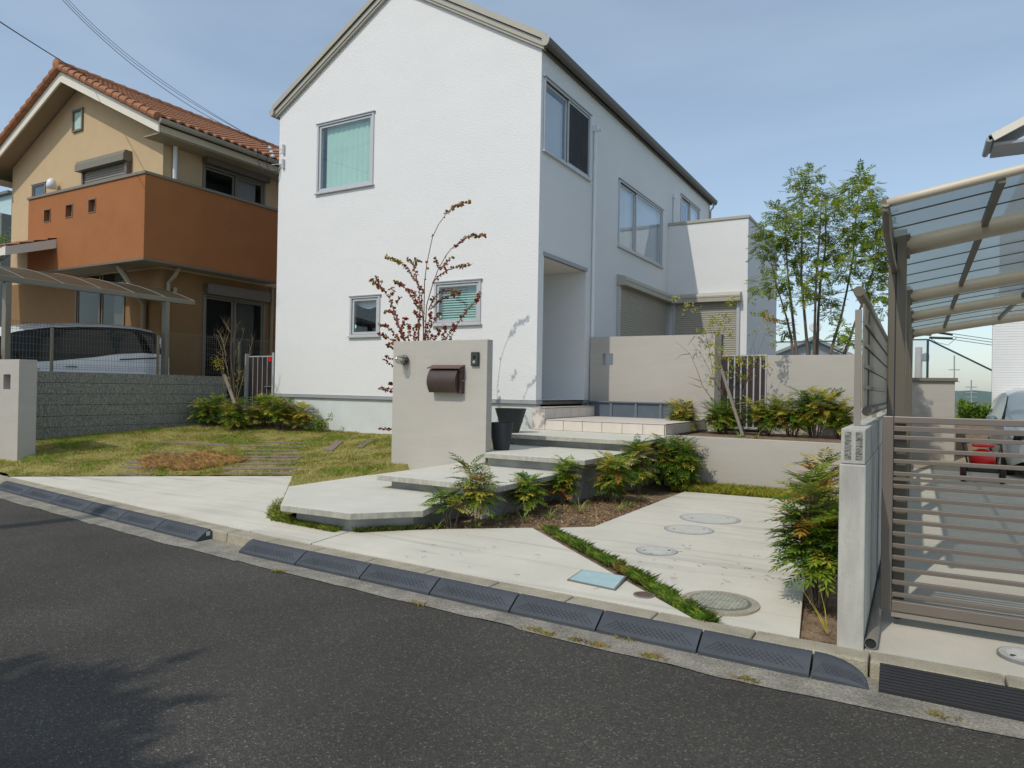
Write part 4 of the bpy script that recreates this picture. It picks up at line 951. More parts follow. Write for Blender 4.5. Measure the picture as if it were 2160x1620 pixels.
for i in range(7):
    ramp(jx_r[i], jx_r[i+1], 'blue grey rubber kerb ramp, %s unit right of the gap in the row' % ordn[i])
ramp(jx_r[7], -.185, 'rounded end unit of the blue grey ramps, beside the black ribbed block', end='r')
for i in range(len(jx_l)-1):
    t = ramp(jx_l[i], jx_l[i+1], 'blue grey rubber kerb ramp, %s unit left of the gap in the row' % ordn[len(jx_l)-2-i])
    if i == len(jx_l)-2:
        x = jx_l[-1]-.003; y = kf(x); obj('end_label', MB().box(x, x+.003, y-.055, y-.015, .05, .088), mat('pale_sticker', (.55, .62, .6), .5, .2, 30, 0), t)
        t['label'] = 'last rubber kerb ramp before the gap, with a pale sticker on its end'
# black ribbed ramp of right neighbour
mb = MB(); x0, x1 = aZ(1848, 1463, 0)[0]+.01, 2.2; n = 9
prof = [(kf(.2)-.006, .104)]
yb0, yf0 = kf(.2)-.006, kf(.2)-.165
pp = [(yf0, .008)]
for i in range(n):
    f0, f1 = i/n, (i+.62)/n; pp += [(yf0+(yb0-yf0)*f0, .02+.082*f0+.006), (yf0+(yb0-yf0)*f1, .02+.082*f1+.006), (yf0+(yb0-yf0)*f1+.001, .02+.082*f1), (yf0+(yb0-yf0)*(i+1)/n, .02+.082*(i+1)/n-.002)]
pp += [(yb0, .104), (yb0, .008)]
mb.extr(pp[::-1], 'x', x0, x1); o = obj('ribbed_ramp', mb, M_ribb); tag(o, 'black ribbed rubber kerb ramp in front of the bronze gate', 'kerb ramp')
# covers on the drive
def disc(mb, c, r, z0, z1, n=40, m=0, a0=0):
    return mb.lathe((c[0], c[1], z0), [(r, 0), (r, z1-z0), (r*.98, z1-z0+.0005)], n, m)
def cover(c, r, label, m, ring=None, pat='line', nm='manhole_cover', gname='round covers set in the driveway'):
    z = GZ(c[1]); t = thing(nm, (c[0], c[1], z), label, 'cover', gname)
    if ring: obj('frame_ring', disc(MB(), c, ring, z-.02, z+.003), M_kerb, t)
    zz = z+(.007 if ring else .003)
    obj('gap', disc(MB(), c, r+.008, z-.02, zz-.002), M_post if ring else mat('cover_gap', (.2, .2, .2), .9), t)
    obj('lid', disc(MB(), c, r, z-.02, zz), m, t)
    pb = MB()
    if pat == 'grid':
        k = -r+.02
        while k < r:
            h = math.sqrt(max(0, (r-.015)**2-k*k))
            if h > .02: pb.box(c[0]-h, c[0]+h, c[1]+k-.003, c[1]+k+.003, zz, zz+.003); pb.box(c[0]+k-.003, c[0]+k+.003, c[1]-h, c[1]+h, zz+.0002, zz+.0028)
            k += .026
    elif pat == 'line':
        k = -r+.03
        while k < r-.02:
            h = math.sqrt(max(0, (r-.035)**2-k*k)); pb.box(c[0]-h, c[0]+h, c[1]+k-.010, c[1]+k+.010, zz, zz+.003); k += .034
    if pb.v: obj('tread_pattern', pb, M_ibar if pat == 'grid' else M_cbar, t)
    if pat != 'none':
        kh = MB()
        for s in (-1, 1): kh.lathe((c[0]+s*r*.66*.8, c[1]+s*r*.66*.55, zz+.0005), [(.016, 0), (.014, .0028)], 10)
        if pat == 'line': obj('key_hole', kh, M_black, t)
cover((-1.92, 7.63), .31, 'largest pale round cover, farthest back on the driveway', M_cover)
cover((-1.94, 6.90), .235, 'middle pale round cover, just in front of the largest one', M_cover)
cover((-1.91, 5.82), .17, 'smallest pale round cover, in front of the other two pale ones', M_cover, pat='line')
cover((-1.11, 4.71), .19, 'iron manhole cover with grid pattern and concrete ring near the kerb', M_iron, ring=.25, pat='grid')
cover((-1.60, 4.61), .062, 'tiny rusty round cover between the blue lid and the grass strip', M_rust, pat='none')
cover((.53, 4.66), .13, 'round cover in front of the bronze gate, at the right edge', M_cover, pat='line', nm='manhole_cover')
t = thing('meter_lid', (-2.0, 4.75, .12), 'pale blue rectangular meter lid with dark frame near the kerb', 'cover')
q = [aZ(*p, GZ(4.7)) for p in ((1196, 1222), (1298, 1243), (1322, 1220), (1228, 1206))]
P4 = [(a[0], a[1]) for a in q]; zf = lambda x, y: GZ(y)+.003
obj('frame', MB().prism(P4, .0, zf), M_post, t)
c0 = (sum(a[0] for a in P4)/4, sum(a[1] for a in P4)/4)
obj('lid', MB().prism([(c0[0]+(a[0]-c0[0])*.93, c0[1]+(a[1]-c0[1])*.90) for a in P4], .0, lambda x, y: GZ(y)+.006), M_blue, t)

# ================================================================== RIGHT BOUNDARY: wall, fence, gate, carport
bwr = thing('boundary_wall', (-.3, 4.31, .1), 'pale grey concrete boundary wall with hollow block on top, right of the driveway', 'wall')
obj('concrete_base', MB().box(-.372, -.238, 4.31, 15.0, -.05, 1.115), M_cblock, bwr, bevel=.008)
mb = MB(); y = 4.325
while y < 15: mb.box(-.366, -.244, y, min(y+.394, 15), 1.118, 1.312); y += .4
obj('top_blocks', mb, M_cblock, bwr, bevel=.004)
mb = MB()
for xx in (-.348, -.292): mb.box(xx, xx+.034, 4.3235, 4.3255, 1.14, 1.295)
obj('block_core', mb, mat('rough_core', (.34, .34, .31), .95, .6, 45, 1.0, 60, col2=(.13, .13, .12)), bwr)
fn_ = thing('panel_fence', (-.3, 5, 1.31), 'taupe aluminium panel fence standing on the pale boundary wall', 'fence')
FY0 = 4.75; XF = -.315
ztop = aX(1805, 655, XF)[2]
obj('post', MB().box(XF-.018, XF+.018, FY0-.02, FY0+.02, 1.30, 2.02), M_cport, fn_)
for yy in (6.7, 8.7, 10.7): obj('post', MB().box(XF-.018, XF+.018, yy-.02, yy+.02, 1.30, 2.02), M_cport, fn_)
obj('sheet', MB().box(XF+.022, XF+.030, FY0+.02, 12.0, 1.42, 2.06), mat('taupe_fence_sheet', (.30, .265, .20), .5, .08, 3, 0), fn_)
mb = MB().tube([(XF-.0, FY0+.0, 2.135), (XF-.0, 12.0, 2.135)], .032, 10); obj('top_rail', mb, M_cpost, fn_)
mb = MB().tube([(XF+.045, FY0+.15, 1.40), (XF+.045, 12.0, 1.40)], .03, 10); obj('bottom_rail', mb, M_cpost, fn_)
mb = MB()
for z in (1.55, 1.68, 1.81, 1.94): mb.box(XF+.031, XF+.045, FY0+.02, 12, z-.012, z+.012)
mb.box(XF+.0305, XF+.04, FY0+.45, FY0+.48, 1.42, 2.05)
obj('slats', mb, M_cpost, fn_)
# sliding gate
gtr = thing('slatted_driveway_gate', (.6, 4.9, .14), 'bronze aluminium driveway gate of horizontal slats, right edge', 'gate')
obj('end_stile', MB().box(-.182, -.122, 4.87, 4.93, .19, 1.375), M_gate, gtr, bevel=.004)
mb = MB()
obj('top_rail', MB().box(-.121, 3.0, 4.87, 4.93, 1.335, 1.375), M_gate, gtr, bevel=.004)
for i, z in enumerate([1.30, 1.246, 1.171, 1.101, 1.025, .95, .877, .805, .735, .66, .587, .515, .442, .364, .289]):
    h = .012 if i else .016
    obj('slat', MB().box(-.121, 3.0, 4.885, 4.915, z-h, z+h), M_gate, gtr, bevel=.002)
obj('middle_rail', MB().box(-.121, 3.0, 4.875, 4.884, .985, 1.003), M_gate, gtr)
obj('bottom_rail', MB().box(-.121, 3.0, 4.87, 4.93, .19, .255), M_gate, gtr, bevel=.004)
obj('bottom_rail', MB().box(-.121, 3.0, 4.86, 4.94, .16, .186), M_cport, gtr)
obj('end_stile', MB().box(2.95, 3.0, 4.94, 4.97, .19, 1.375), M_gate, gtr)
obj('brush', MB().box(-.115, -.055, 4.95, 4.99, .145, 1.33), M_cpost, gtr)
obj('caster', MB().lathe((-.09, 4.9, .17), [(.028, -.02), (.032, -.01), (.032, .01), (.028, .02)], 14, axis='y'), M_black, gtr)
pp = MB().tube([(-.205, 4.34, .135), (-.20, 7.5, .20)], .033, 12, cap=False); o = obj('drain_pipe', pp, M_cport); tag(o, 'bronze drain pipe lying along the foot of the pale boundary wall', 'pipe')
sd = o.modifiers.new('solid', 'SOLIDIFY'); sd.thickness = .004
obj('dark_bore', MB().lathe((-.205, 4.35, .135), [(.031, 0), (.03, .003)], 14, axis='y'), M_dark, o)
# carport right
cpr = thing('blue_grey_carport', (0, 7, .14), 'carport with blue grey translucent roof and thick beige arms at the right', 'carport')
def rz(x, base=2.60): t = (x+.07); return base+.34*math.sin(min(t/2.4, 1.0)*math.pi/2)*.62+.035*t
def armz(x): return rz(x)
for i, (yy, yw) in enumerate(((5.8, .06), (8.8, .06), (11.0, .06), (14.0, .06))):
    mb = MB(); P = [(x, yy, rz(x, 2.585)) for x in np.linspace(-.10, 2.6, 14)]; mb.tube(P, .066, 12); obj('roof_arm', mb, mat('light_carport_beam', (.60, .53, .41), .45, .05, 5, 0), cpr, smooth=True)
    obj('arm_socket', MB().box(-.10, -.055, yy-.06, yy+.06, 2.50, 2.67), M_cpost, cpr, bevel=.008)
    obj('post', MB().box(-.19, -.075, yy-.07, yy+.07, .14, 2.70), M_cpost, cpr, bevel=.008)
    obj('post_groove', MB().box(-.145, -.137, yy-.0715, yy-.07, .14, 2.6), M_line, cpr)
P = [(x, 4.6, rz(x, 2.635)) for x in np.linspace(-.165, 2.6, 16)]
obj('front_rail', MB().tube(P, .026, 10), mat('light_carport_beam', (.60, .53, .41)), cpr, smooth=True)
mb = MB(); mb.box(-.19, -.155, 4.58, 15, 2.56, 2.655); obj('eave_gutter', mb, M_cpost, cpr, bevel=.01)
mb = MB().tube([(-.17, 4.58, 2.61), (-.172, 4.8, 2.50), (-.16, 5.4, 2.42), (-.15, 5.75, 2.40)], .022, 8); obj('downpipe', mb, M_cpost, cpr)
mb = MB(); mb.grid(lambda u, v: (-.155+2.7*u, 4.6+(15-4.6)*v, rz(-.155+2.7*u, 2.655)), 16, 1); obj('roof_sheet', mb, M_poly, cpr, smooth=True)
mb = MB()
for yy in (5.0, 5.4, 6.4, 7.0, 7.6, 8.2, 9.4, 10.0, 10.5, 11.8, 12.6, 13.4): mb.tube([(x, yy, rz(x, 2.648)) for x in np.linspace(-.155, 2.5, 12)], .005, 4)
obj('glazing_bar', mb, M_cpost, cpr)
mb = MB()
for xx in (.385, 1.15, 1.9): mb.box(xx-.018, xx+.018, 4.6, 15, rz(xx, 2.612)-.025, rz(xx, 2.612)+.025)
obj('purlin', mb, M_cpost, cpr)

# right background objects
bx = MB().box(-.19, .69, 17.5, 17.9, .1, 1.83); o = obj('stub_wall', bx, M_beige); tag(o, 'beige wall stub with a grey coping behind the carport posts', 'wall')
obj('coping', MB().box(-.24, .74, 17.44, 17.96, 1.832, 1.90), M_gutn, o)
fb = MB().box(.78, 1.9, 19.0, 19.15, .1, .95); o = obj('brown_block_wall', fb, mat('tan_block', (.30, .24, .18), .9, .3, 9, .5, 40)); tag(o, 'low tan block wall in front of green hedge, seen through the carport', 'wall')
fb = MB(); 
for i in range(6): fb.box(.75+i*.2, .90+i*.2, 21.0, 21.04, .1, .95)
o = obj('picket_fence', fb, mat('tan_board', (.33, .25, .18), .9, .3, 9, .3, 40)); tag(o, 'short tan board fence right of the beige wall stub', 'fence')
# white tiled house right
wh = thing('white_siding_house', (4, 18, .14), 'white house with fine horizontal siding behind the carport, right edge', 'house')
hx0 = aY(2094, 800, 18)[0]
mb = MB().prism([(hx0, 18.01), (9, 18.01), (9, 26), (hx0+1.1, 26), (hx0+.05, 18.5)], .1, 3.7); obj('wall', mb, M_wtj, wh)
mb = MB(); z = .2
while z < 3.65: mb.box(hx0-.012, 9.01, 17.995, 18.1, z, min(z+.050, 3.69)); z += .054
obj('siding', mb, M_wtile, wh); obj('upper_wall', MB().box(hx0+.75, 9, 18.05, 26, 3.71, 6.9), M_wtile, wh)
c1, c2 = aY(2085, 283, 17.3), aY(2160, 243, 17.3)
# eaves: gable overhang rising to the right
sl = (c2[2]-c1[2])/(c2[0]-c1[0]); ex, ez = c1[0], c1[2]
mb = MB().extr([(ex, ez-.03), (ex+.02, ez-.13), (ex+4.2, ez-.13+4.2*sl), (ex+4.2, ez+4.2*sl)], 'y', 17.3, 18.4); rr = obj('roof', mb, M_roofm, wh)
mb = MB().extr([(ex+.04, ez-.02), (ex+.1, ez-.16), (ex+4.2, ez-.16+4.15*sl), (ex+4.2, ez-.02+4.16*sl)], 'y', 17.24, 17.29); obj('rake_board', mb, M_fasc, rr)
mb = MB().box(ex+.1, hx0+.7, 17.4, 18.3, ez-.22, ez-.16); obj('eave_soffit', mb, M_band, rr); obj('gutter', MB().tube([(ex+.02, 17.3, ez-.10), (ex+.02, 18.4, ez-.10)], .06, 8), M_band, rr)
# silver car
sst = [(0, .30, .62, .70, .66), (.03, .22, .72, .80, .80), (.12, .2, .82, .90, .84), (.22, .2, .88, 1.02, .85), (.30, .2, .92, 1.30, .85), (.40, .2, .94, 1.50, .85), (.55, .2, .96, 1.56, .85), (.75, .2, .98, 1.54, .85), (.92, .2, 1.0, 1.42, .84), (1, .3, .95, 1.2, .76)]
sb = lambda u: (.52, max(.53, .77-.22*max(0, (.15-u)/.15)**1.4))
cxs = aZ(2120, 1008, .14)
t, Wp, sec, secm, I = car('silver_car', (2.15, 14.35+2.0, .14), 0, 4.0, 1.7, 1.56, sst, M_cars, 'silver car under the carport facing the gate, cut by the right edge', 'car', (.22, .93), sb)
wheels(t, Wp, 4.0, (.2, .8), .85, .31)
ws = MB(); ws.grid(lambda u, v: (lambda a, b: tuple(np.array(a)*(1-v)+np.array(b)*v))((lambda p: (p[0], p[1]-.012, p[2]+.012))(secm(.22+.16*u, .76)), (lambda p: (p[0], p[1]-.012, p[2]+.012))(sec(.22+.16*u, .76))), 8, 8); obj('windscreen', ws, M_carg, t)
for s in (-1, 1):
    obj('headlight', MB().lathe((2.15+s*.62, 16.35-1.95, .14+.66), [(.10, -.03), (.13, 0), (.12, .05), (.05, .1)], 14, axis='y'), M_carg, t, smooth=True)
    obj('wing_mirror', MB().lathe((2.15+s*.97, 15.5, 1.12), [(.02, -.08), (.07, -.05), (.07, .05), (.02, .08)], 10, axis='x'), M_cars, t, smooth=True)
obj('bumper_grille', MB().box(1.75, 2.55, 14.40, 14.43, .38, .5), M_black, t)
# red machine
c = (.92, 13.6, .14)
rm_ = thing('red_tiller', c, 'small red wheeled garden machine seen through the gate slats', 'machine')
obj('engine_cover', MB().lathe((c[0], c[1], c[2]+.26), [(.10, 0), (.18, .04), (.19, .16), (.13, .24), (.03, .27)], 16), M_red, rm_, smooth=True)
obj('chassis', MB().box(c[0]-.22, c[0]+.22, c[1]-.14, c[1]+.14, c[2]+.16, c[2]+.27), M_black, rm_, bevel=.02)
obj('seat', MB().box(c[0]-.14, c[0]+.16, c[1]-.1, c[1]+.1, c[2]+.56, c[2]+.61), M_red, rm_, bevel=.02)
for s in (-1, 1):
    wv = obj('wheel', MB().lathe((c[0]+s*.26, c[1]-.1, c[2]+.15), [(.10, -.04), (.15, -.03), (.15, .03), (.10, .04)], 18, axis='x'), M_tyre, rm_)
    obj('hub', MB().lathe((c[0]+s*.26, c[1]-.1, c[2]+.15), [(.06, -.045), (.06, .045), (.01, .047)], 12, axis='x'), M_red, wv)
obj('handle', MB().tube([(c[0]-.2, c[1], c[2]+.3), (c[0]-.26, c[1]+.1, c[2]+.6), (c[0]+.05, c[1]+.12, c[2]+.66), (c[0]+.26, c[1]+.1, c[2]+.6), (c[0]+.2, c[1], c[2]+.3)], .015, 8), M_black, rm_)
# sports net fence
nf = thing('net_fence', (-1.5, 30, 0), 'tall sports net with teal frame beyond the garden walls', 'fence')
YN = 30; 
A0 = aY(1600, 715, YN); A1 = aY(1958, 716, YN); zt = A1[2]+.0
obj('top_rail', MB().tube([(A0[0]-6, YN, zt), (A1[0], YN, zt)], .03, 6), M_net, nf)
for px in (1634, 1708, 1957):
    xx = aY(px, 730, YN)[0]; obj('post', MB().tube([(xx, YN, -.1), (xx, YN, zt)], .04, 8), M_net, nf)
e = aY(2094, 785, YN+0); e = (2.31, 30.0, 2.40)
obj('sloping_rail', MB().tube([(A1[0], YN, zt), (A1[0]+2.1*1.4, YN+.2, zt-1.21*1.4)], .034, 6), M_net, nf)
obj('netting', MB().box(A0[0]-6, A1[0], YN+.01, YN+.014, 0, zt), M_netf, nf)
obj('netting_end', MB().add([(A1[0], YN+.02, 0), (A1[0]+2.9, YN+.2, 0), (A1[0]+2.9, YN+.2, zt-1.69), (A1[0], YN+.02, zt)], [(0, 1, 2, 3)]), M_netf, nf)
# far gabled roof
ap, l0, r0 = aY(1718, 717, 40), aY(1638, 746, 40), aY(1802, 752, 40)
fh = thing('far_gabled_house', (ap[0], 40, 0), 'distant grey gabled house behind the netting and slender tree', 'house')
obj('wall', MB().extr([(l0[0]+.3, 0), (r0[0]-.3, 0), (r0[0]-.3, r0[2]), (ap[0], ap[2]-.15), (l0[0]+.3, l0[2])], 'y', 40, 48), mat('grey_siding', (.30, .31, .32), .8, .1, 3, .2, 20, stretch=(.3, .3, 9)), fh)
obj('roof', MB().extr([(l0[0]-.2, l0[2]-.15), (ap[0], ap[2]), (r0[0]+.2, r0[2]-.15), (r0[0]+.2, r0[2]), (ap[0], ap[2]+.18), (l0[0]-.2, l0[2])], 'y', 39.6, 48.4), mat('pale_grey_roof', (.30, .31, .29), .8, .2, 3, 0), fh)
c = aY(1720, 690, 29); t = thing('satellite_dish', (c[0], 29, c[2]-.6), 'white round satellite dish above the distant grey roof', 'dish')
obj('reflector', MB().lathe((c[0], 29, c[2]), [(.02, .05), (.14, .03), (.22, -.015), (.217, -.022), (.11, .022), (.01, .035)], 28, axis='y'), M_pvc, t, smooth=True); obj('mast', MB().tube([(c[0], 29.1, .1), (c[0], 29.08, c[2])], .025, 6), M_band, t)
# utility pole distant with cables
c = aY(1938, 740, 34); up_ = thing('distant_utility_pole', (c[0], 34, 0), 'pale concrete utility pole beside the teal net corner', 'pole')
obj('shaft', MB().tube([(c[0], 34, -.1), (c[0], 34, c[2]+.15)], [.16, .13], 12), M_pole, up_, smooth=True); obj('transformer', MB().lathe((c[0]+.25, 33.9, c[2]-.45), [(.12, 0), (.13, .05), (.13, .3), (.05, .36)], 12), M_band, up_)
wl = MB()
for dz, dx in ((0, 0), (6, 0), (12, 0)):
    a, b = aY(2010, 704+dz, 34), aY(2200, 726+dz, 34); wl.tube([a, (a+b)/2+np.array([0, 0, -.05]), b], .012, 4)
for p0, p1 in (((1880, 704), (1965, 706)), ((1970, 700), (2010, 706)), ((1960, 712), (2010, 714))):
    a, b = aY(*p0, 34), aY(*p1, 34); wl.tube([a, b], .055, 6)
a, b, c2_ = aY(1975, 722, 34), aY(2000, 728, 34), aY(2018, 712, 34); wl.tube([aY(1960, 712, 34), a, b, c2_], .01, 4)
o = obj('overhead_cable', wl, M_wire); tag(o, 'dark overhead cable bundle with sleeves under the carport roof edge', 'cable')
for i, (px, y0, y1) in enumerate(((2013, 750, 850), (2049, 802, 850))):
    a, b = aY(px, y1, 160), aY(px, y0, 160); mb = MB().tube([a, b], .12, 5)
    for k in (.25, .45, .7): q = a+(b-a)*k; mb.tube([q-np.array([.9, 0, 0]), q+np.array([.9, 0, 0])], .08, 4)
    o = obj('pylon', mb, M_band); tag(o, ['taller', 'shorter'][i]+' of the two thin pylons far away on the horizon', 'pylon', 'far pylons')

# cables over the left sky
ends = (-12.42, YF-.12, 6.72)
def far(p, dist): d = ray(*p); d = d/np.linalg.norm(d); return CP+d*dist
def cable(pxs, d0, d1, rad, label):
    n = len(pxs); P = np.array([far(p, d0+(d1-d0)*i/(n-1)) for i, p in enumerate(pxs)]); tt = np.linspace(0, 1, n); dg = 3 if n > 5 else 2
    cf3 = [np.polyfit(tt, P[:, k], dg) for k in range(3)]; P = [tuple(np.polyval(c_, t_) for c_ in cf3) for t_ in np.linspace(0, 1, 40)]
    o = obj('power_cable', MB().tube(P, rad, 5), M_wire); tag(o, label, 'cable', 'overhead cables in the left sky')
dE = float(np.linalg.norm(np.array(ends)-CP))
import_pts = [(40, -110), (134, 0), (231, 100), (330, 172), (419, 236), (500, 276), (572, 304)]
cable(import_pts, 16.1, dE, .0055, 'lowest of three black cables running down to the white house corner')
cable([(50, -110), (141, 0), (240, 100), (338, 171), (426, 232), (505, 271), (575, 311)], 16.1, dE+.05, .0045, 'middle of three black cables running down to the white house corner')
cable([(56, -110), (147, 0), (247, 100), (344, 169), (432, 231), (510, 275), (579, 319)], 16.1, dE+.1, .0045, 'topmost of three black cables running down to the white house corner')
cable([(-160, -60), (0, 45), (85, 100), (150, 142), (215, 178)], 14, 22, .011, 'single black cable at the far upper left over the orange roof')
# utility pole and neighbours out of frame, behind the camera (cast the shadow seen on the road, reflected in panes)
pq = far((40, -110), 12.5)
t = thing('street_utility_pole', (-9.5, -3.6, .1), 'concrete utility pole on the opposite pavement', 'pole'); obj('shaft', MB().tube([(-9.5, -3.6, .1), (-9.5, -3.6, 9.5)], [.17, .12], 12), M_pole, t)
oh = thing('opposite_house', (-9, -16, 0), 'plain house across the street behind the viewer', 'house')
obj('wall', MB().box(-16, -3, -22, -14, .1, 5.6), M_cream, oh); obj('roof', MB().extr([(-22.6, 5.6), (-13.4, 5.6), (-18, 8.0)], 'x', -16.5, -2.5), M_roofm, oh)

# ================================================================== VEGETATION
def leaf(mb, p, d, side, L, w, m, nrm=None):
    """a pointed leaflet from p along d, width along side"""
    a = p; b = p+d*(L*.45)+side*(w*.5); c = p+d*L; e = p+d*(L*.45)-side*(w*.5)
    k = len(mb.v); mb.v += [tuple(a), tuple(b), tuple(c), tuple(e)]; mb.f.append((k, k+1, k+2, k+3)); mb.mi.append(m)
def pick(rn, w):
    t = rn.random()*sum(w)
    for i, q in enumerate(w):
        t -= q
        if t <= 0: return i
    return 0
def whorl(mb, p, upv, nleaf, L, rn, w, ll=.078, lw=.019, pairs=7, el=(.15, .95)):
    p = Vector(p); base = pick(rn, w)
    for i in range(nleaf):
        az = 2*math.pi*i/nleaf+rn.uniform(-.3, .3); e = rn.uniform(*el); Lf = L*rn.uniform(.75, 1.15)
        h = Vector((math.cos(az), math.sin(az), 0)); d = (h*math.cos(e)+Vector(upv)*math.sin(e)).normalized()
        sd = Vector((-math.sin(az), math.cos(az), 0)); q = p.copy(); m = base if rn.random() < .7 else pick(rn, w)
        step_ = Lf/pairs
        for k in range(pairs):
            d = (d+Vector((0, 0, -.075-.02*k/pairs*3))).normalized(); q = q+d*step_
            sz = ll*(1.0-.45*abs(k/(pairs-1)-.45))*rn.uniform(.85, 1.1)
            if k == 0: continue
            for s in (1, -1):
                ld = (sd*s*.85+d*.6+Vector((0, 0, rn.uniform(-.22, .05)))).normalized(); ws = d.cross(ld).cross(ld).normalized()
                leaf(mb, q, ld, ws, sz, lw, m)
        leaf(mb, q, d, sd, ll, lw, m)
        mb.tube([p, (p+q)/2+Vector((0, 0, Lf*.06)), q], .0018, 3, m, cap=False)
def mahonia(x, y, z, H, nst, spread, seed, label, w=(5, 4, 2, .4, 0), L=.24, tiers=3, group='feathery evergreen shrubs', dens=11, lean=(0, 0), clipx=None):
    rn = random.Random(seed); t = thing('feathery_shrub', (x, y, z), label, 'shrub', group)
    st = MB(); fo = MB()
    for i in range(nst):
        az = rn.uniform(0, 6.28); r = spread*math.sqrt(rn.random()); h = H*rn.uniform(.55, 1.0) if i else H
        bx_, by_ = x+r*.35*math.cos(az), y+r*.35*math.sin(az); tx, ty = x+r*math.cos(az)+lean[0]*h, y+r*math.sin(az)+lean[1]*h
        P = [Vector((bx_, by_, z)), Vector(((bx_+tx)/2+rn.uniform(-.02, .02), (by_+ty)/2+rn.uniform(-.02, .02), z+h*.5)), Vector((tx, ty, z+h))]
        st.tube(P, [.009, .008, .006], 5)
        nt_ = tiers if h > .3 else max(1, tiers-1)
        for k in range(nt_):
            f = 1-k*(.62/nt_)*rn.uniform(.8, 1.1); q = P[1]+(P[2]-P[1])*((f-.5)*2) if f > .5 else P[0]+(P[1]-P[0])*(f*2)
            whorl(fo, q, (0, 0, 1), dens, L*rn.uniform(.8, 1.1), rn, w, el=(.1, 1.05) if k == 0 else (-.2, .7))
    if clipx is not None:
        for v in range(len(fo.v)):
            if fo.v[v][0] > clipx: fo.v[v] = (clipx-(fo.v[v][0]-clipx)*.15, fo.v[v][1], fo.v[v][2])
    obj('stem', st, M_bark, t); obj('foliage', fo, [L_dk, L_md, L_yl, L_or, L_tan], t)
    return t
# along the right side of the steps
G14 = .12
def mp(px, py, z=.13): q = aZ(px, py, z); return q[0], q[1]
defs = [
 (mp(1000, 1108), .56, 4, .12, 11, 'sparse tall shrub in front of the second step, nearest the lowest step corner', (2, 3, 3, 1.2, .6), .21, 3),
 (mp(952, 1112), .30, 5, .13, 12, 'low yellow tipped shrub at the corner of the lowest step', (3, 2, 5, .6, .2), .19, 2),
 (mp(1108, 1085), .36, 4, .09, 13, 'green shrub between the second and third step, with an orange top sprig', (4, 5, 1, .5, .1), .19, 3),
 (mp(1185, 1062), .46, 4, .08, 14, 'upright green shrub below the corner of the third step', (3, 5, 2, .4, .1), .2, 3),
 (mp(1292, 1058), .48, 6, .16, 15, 'bushy yellow green shrub midway along the steps bed', (3, 4, 4, .5, .4), .22, 3),
 (mp(1345, 1040), .60, 5, .13, 16, 'tall straw tinted shrub beside the highest step', (3, 3, 3, .6, 1.6), .24, 4),
 (mp(1432, 1032), .64, 14, .24, 17, 'largest dark green shrub in the corner of steps and retaining wall', (7, 5, .8, .7, 0), .27, 4)]
for (xy, H, ns, sp, sd, lb, w, L, ti) in defs: mahonia(xy[0], xy[1], G14, H, ns, sp, sd, lb, w, L, ti)
# at the white wall, left bed
defs = [
 (-12.95, 9.55, .50, 10, .28, 21, 'dark green feathery shrub at the end of the grey block wall', (6, 4, 2, .3, 0), .27),
 (-12.2, 9.75, .55, 10, .30, 22, 'feathery shrub under the staked bare tree, left of the house corner', (5, 4, 3, .5, .2), .27),
 (-12.05, 10.35, .62, 12, .33, 23, 'feathery green shrub right below the small side gate', (6, 4, 2, .4, 0), .27),
 (-11.45, 10.25, .62, 11, .30, 24, 'yellowish feathery shrub against the left end of the white wall', (3, 3, 5, .9, .3), .26),
 (-10.9, 10.35, .52, 5, .20, 25, 'thin straggly shrub by the white foundation', (2, 2, 3, 1.5, 1), .22)]
for x, y, H, ns, sp, sd, lb, w, L in defs: mahonia(x, y, lawn_z(x, y), H, ns, sp, sd, lb, w, L, 3)
mahonia(-7.9, 10.5, lawn_z(-7.9, 10.5), .62, 3, .2, 26, 'shrub half hidden behind the left edge of the mailbox wall', (2, 4, 4, .2, .2), .22, 2)
# raised bed
defs = [(1470, 905, .42, 10, .26, 31, 'straw tipped shrub at the left end of the raised bed', (3, 3, 3, .8, 1.5)),
 (1575, 905, .52, 10, .24, 32, 'green shrub right of the slanting wooden stake', (6, 5, 1, .4, 0)),
 (1640, 912, .52, 10, .25, 33, 'shrub in the middle of the raised bed, below the slatted gate edge', (5, 5, 2, .4, .1)),
 (1690, 915, .50, 10, .25, 34, 'shrub in the raised bed under the slender tree', (4, 5, 4, .4, .1)),
 (1740, 915, .70, 13, .26, 35, 'tallest shrub of the raised bed, near the right fence post', (4, 5, 4, .4, 0)),
 (1785, 918, .62, 10, .2, 36, 'last shrub of the raised bed, partly behind the fence post', (5, 5, 3, .5, 0))]
for px, py, H, ns, sp, sd, lb, w in defs:
    q = aZ(px, py, .80); mahonia(q[0], min(max(q[1], 10.9), 12.2), .80, H, ns, sp, sd, lb, w, .24, 3)
# right drive bed
mahonia(-.55, 4.98, .12, .76, 12, .16, 41, 'tall feathery shrub in front of the pale boundary wall at the driveway edge', (5, 5, 1.5, .4, .3), .23, 3, dens=11, clipx=-.385)
mahonia(-.64, 6.1, .12, .80, 5, .10, 42, 'slim feathery shrub farther back along the boundary wall', (3, 4, 3, .6, .3), .22, 3, clipx=-.385)
rn = random.Random(6); gb = MB()
for i in range(3):
    a = rn.uniform(-.3, .3); p = Vector((-.44, 4.50, .1)); q = p+Vector((-.08+a*.2, -.0, .30*rn.uniform(.4, 1))); gb.tube([p, (p+q)/2+Vector((.01, 0, 0)), q], [.004, .003, .001], 3)
o = obj('weed', gb, L_yl); tag(o, 'yellow green grass stalk leaning at the foot of the boundary wall', 'weed')
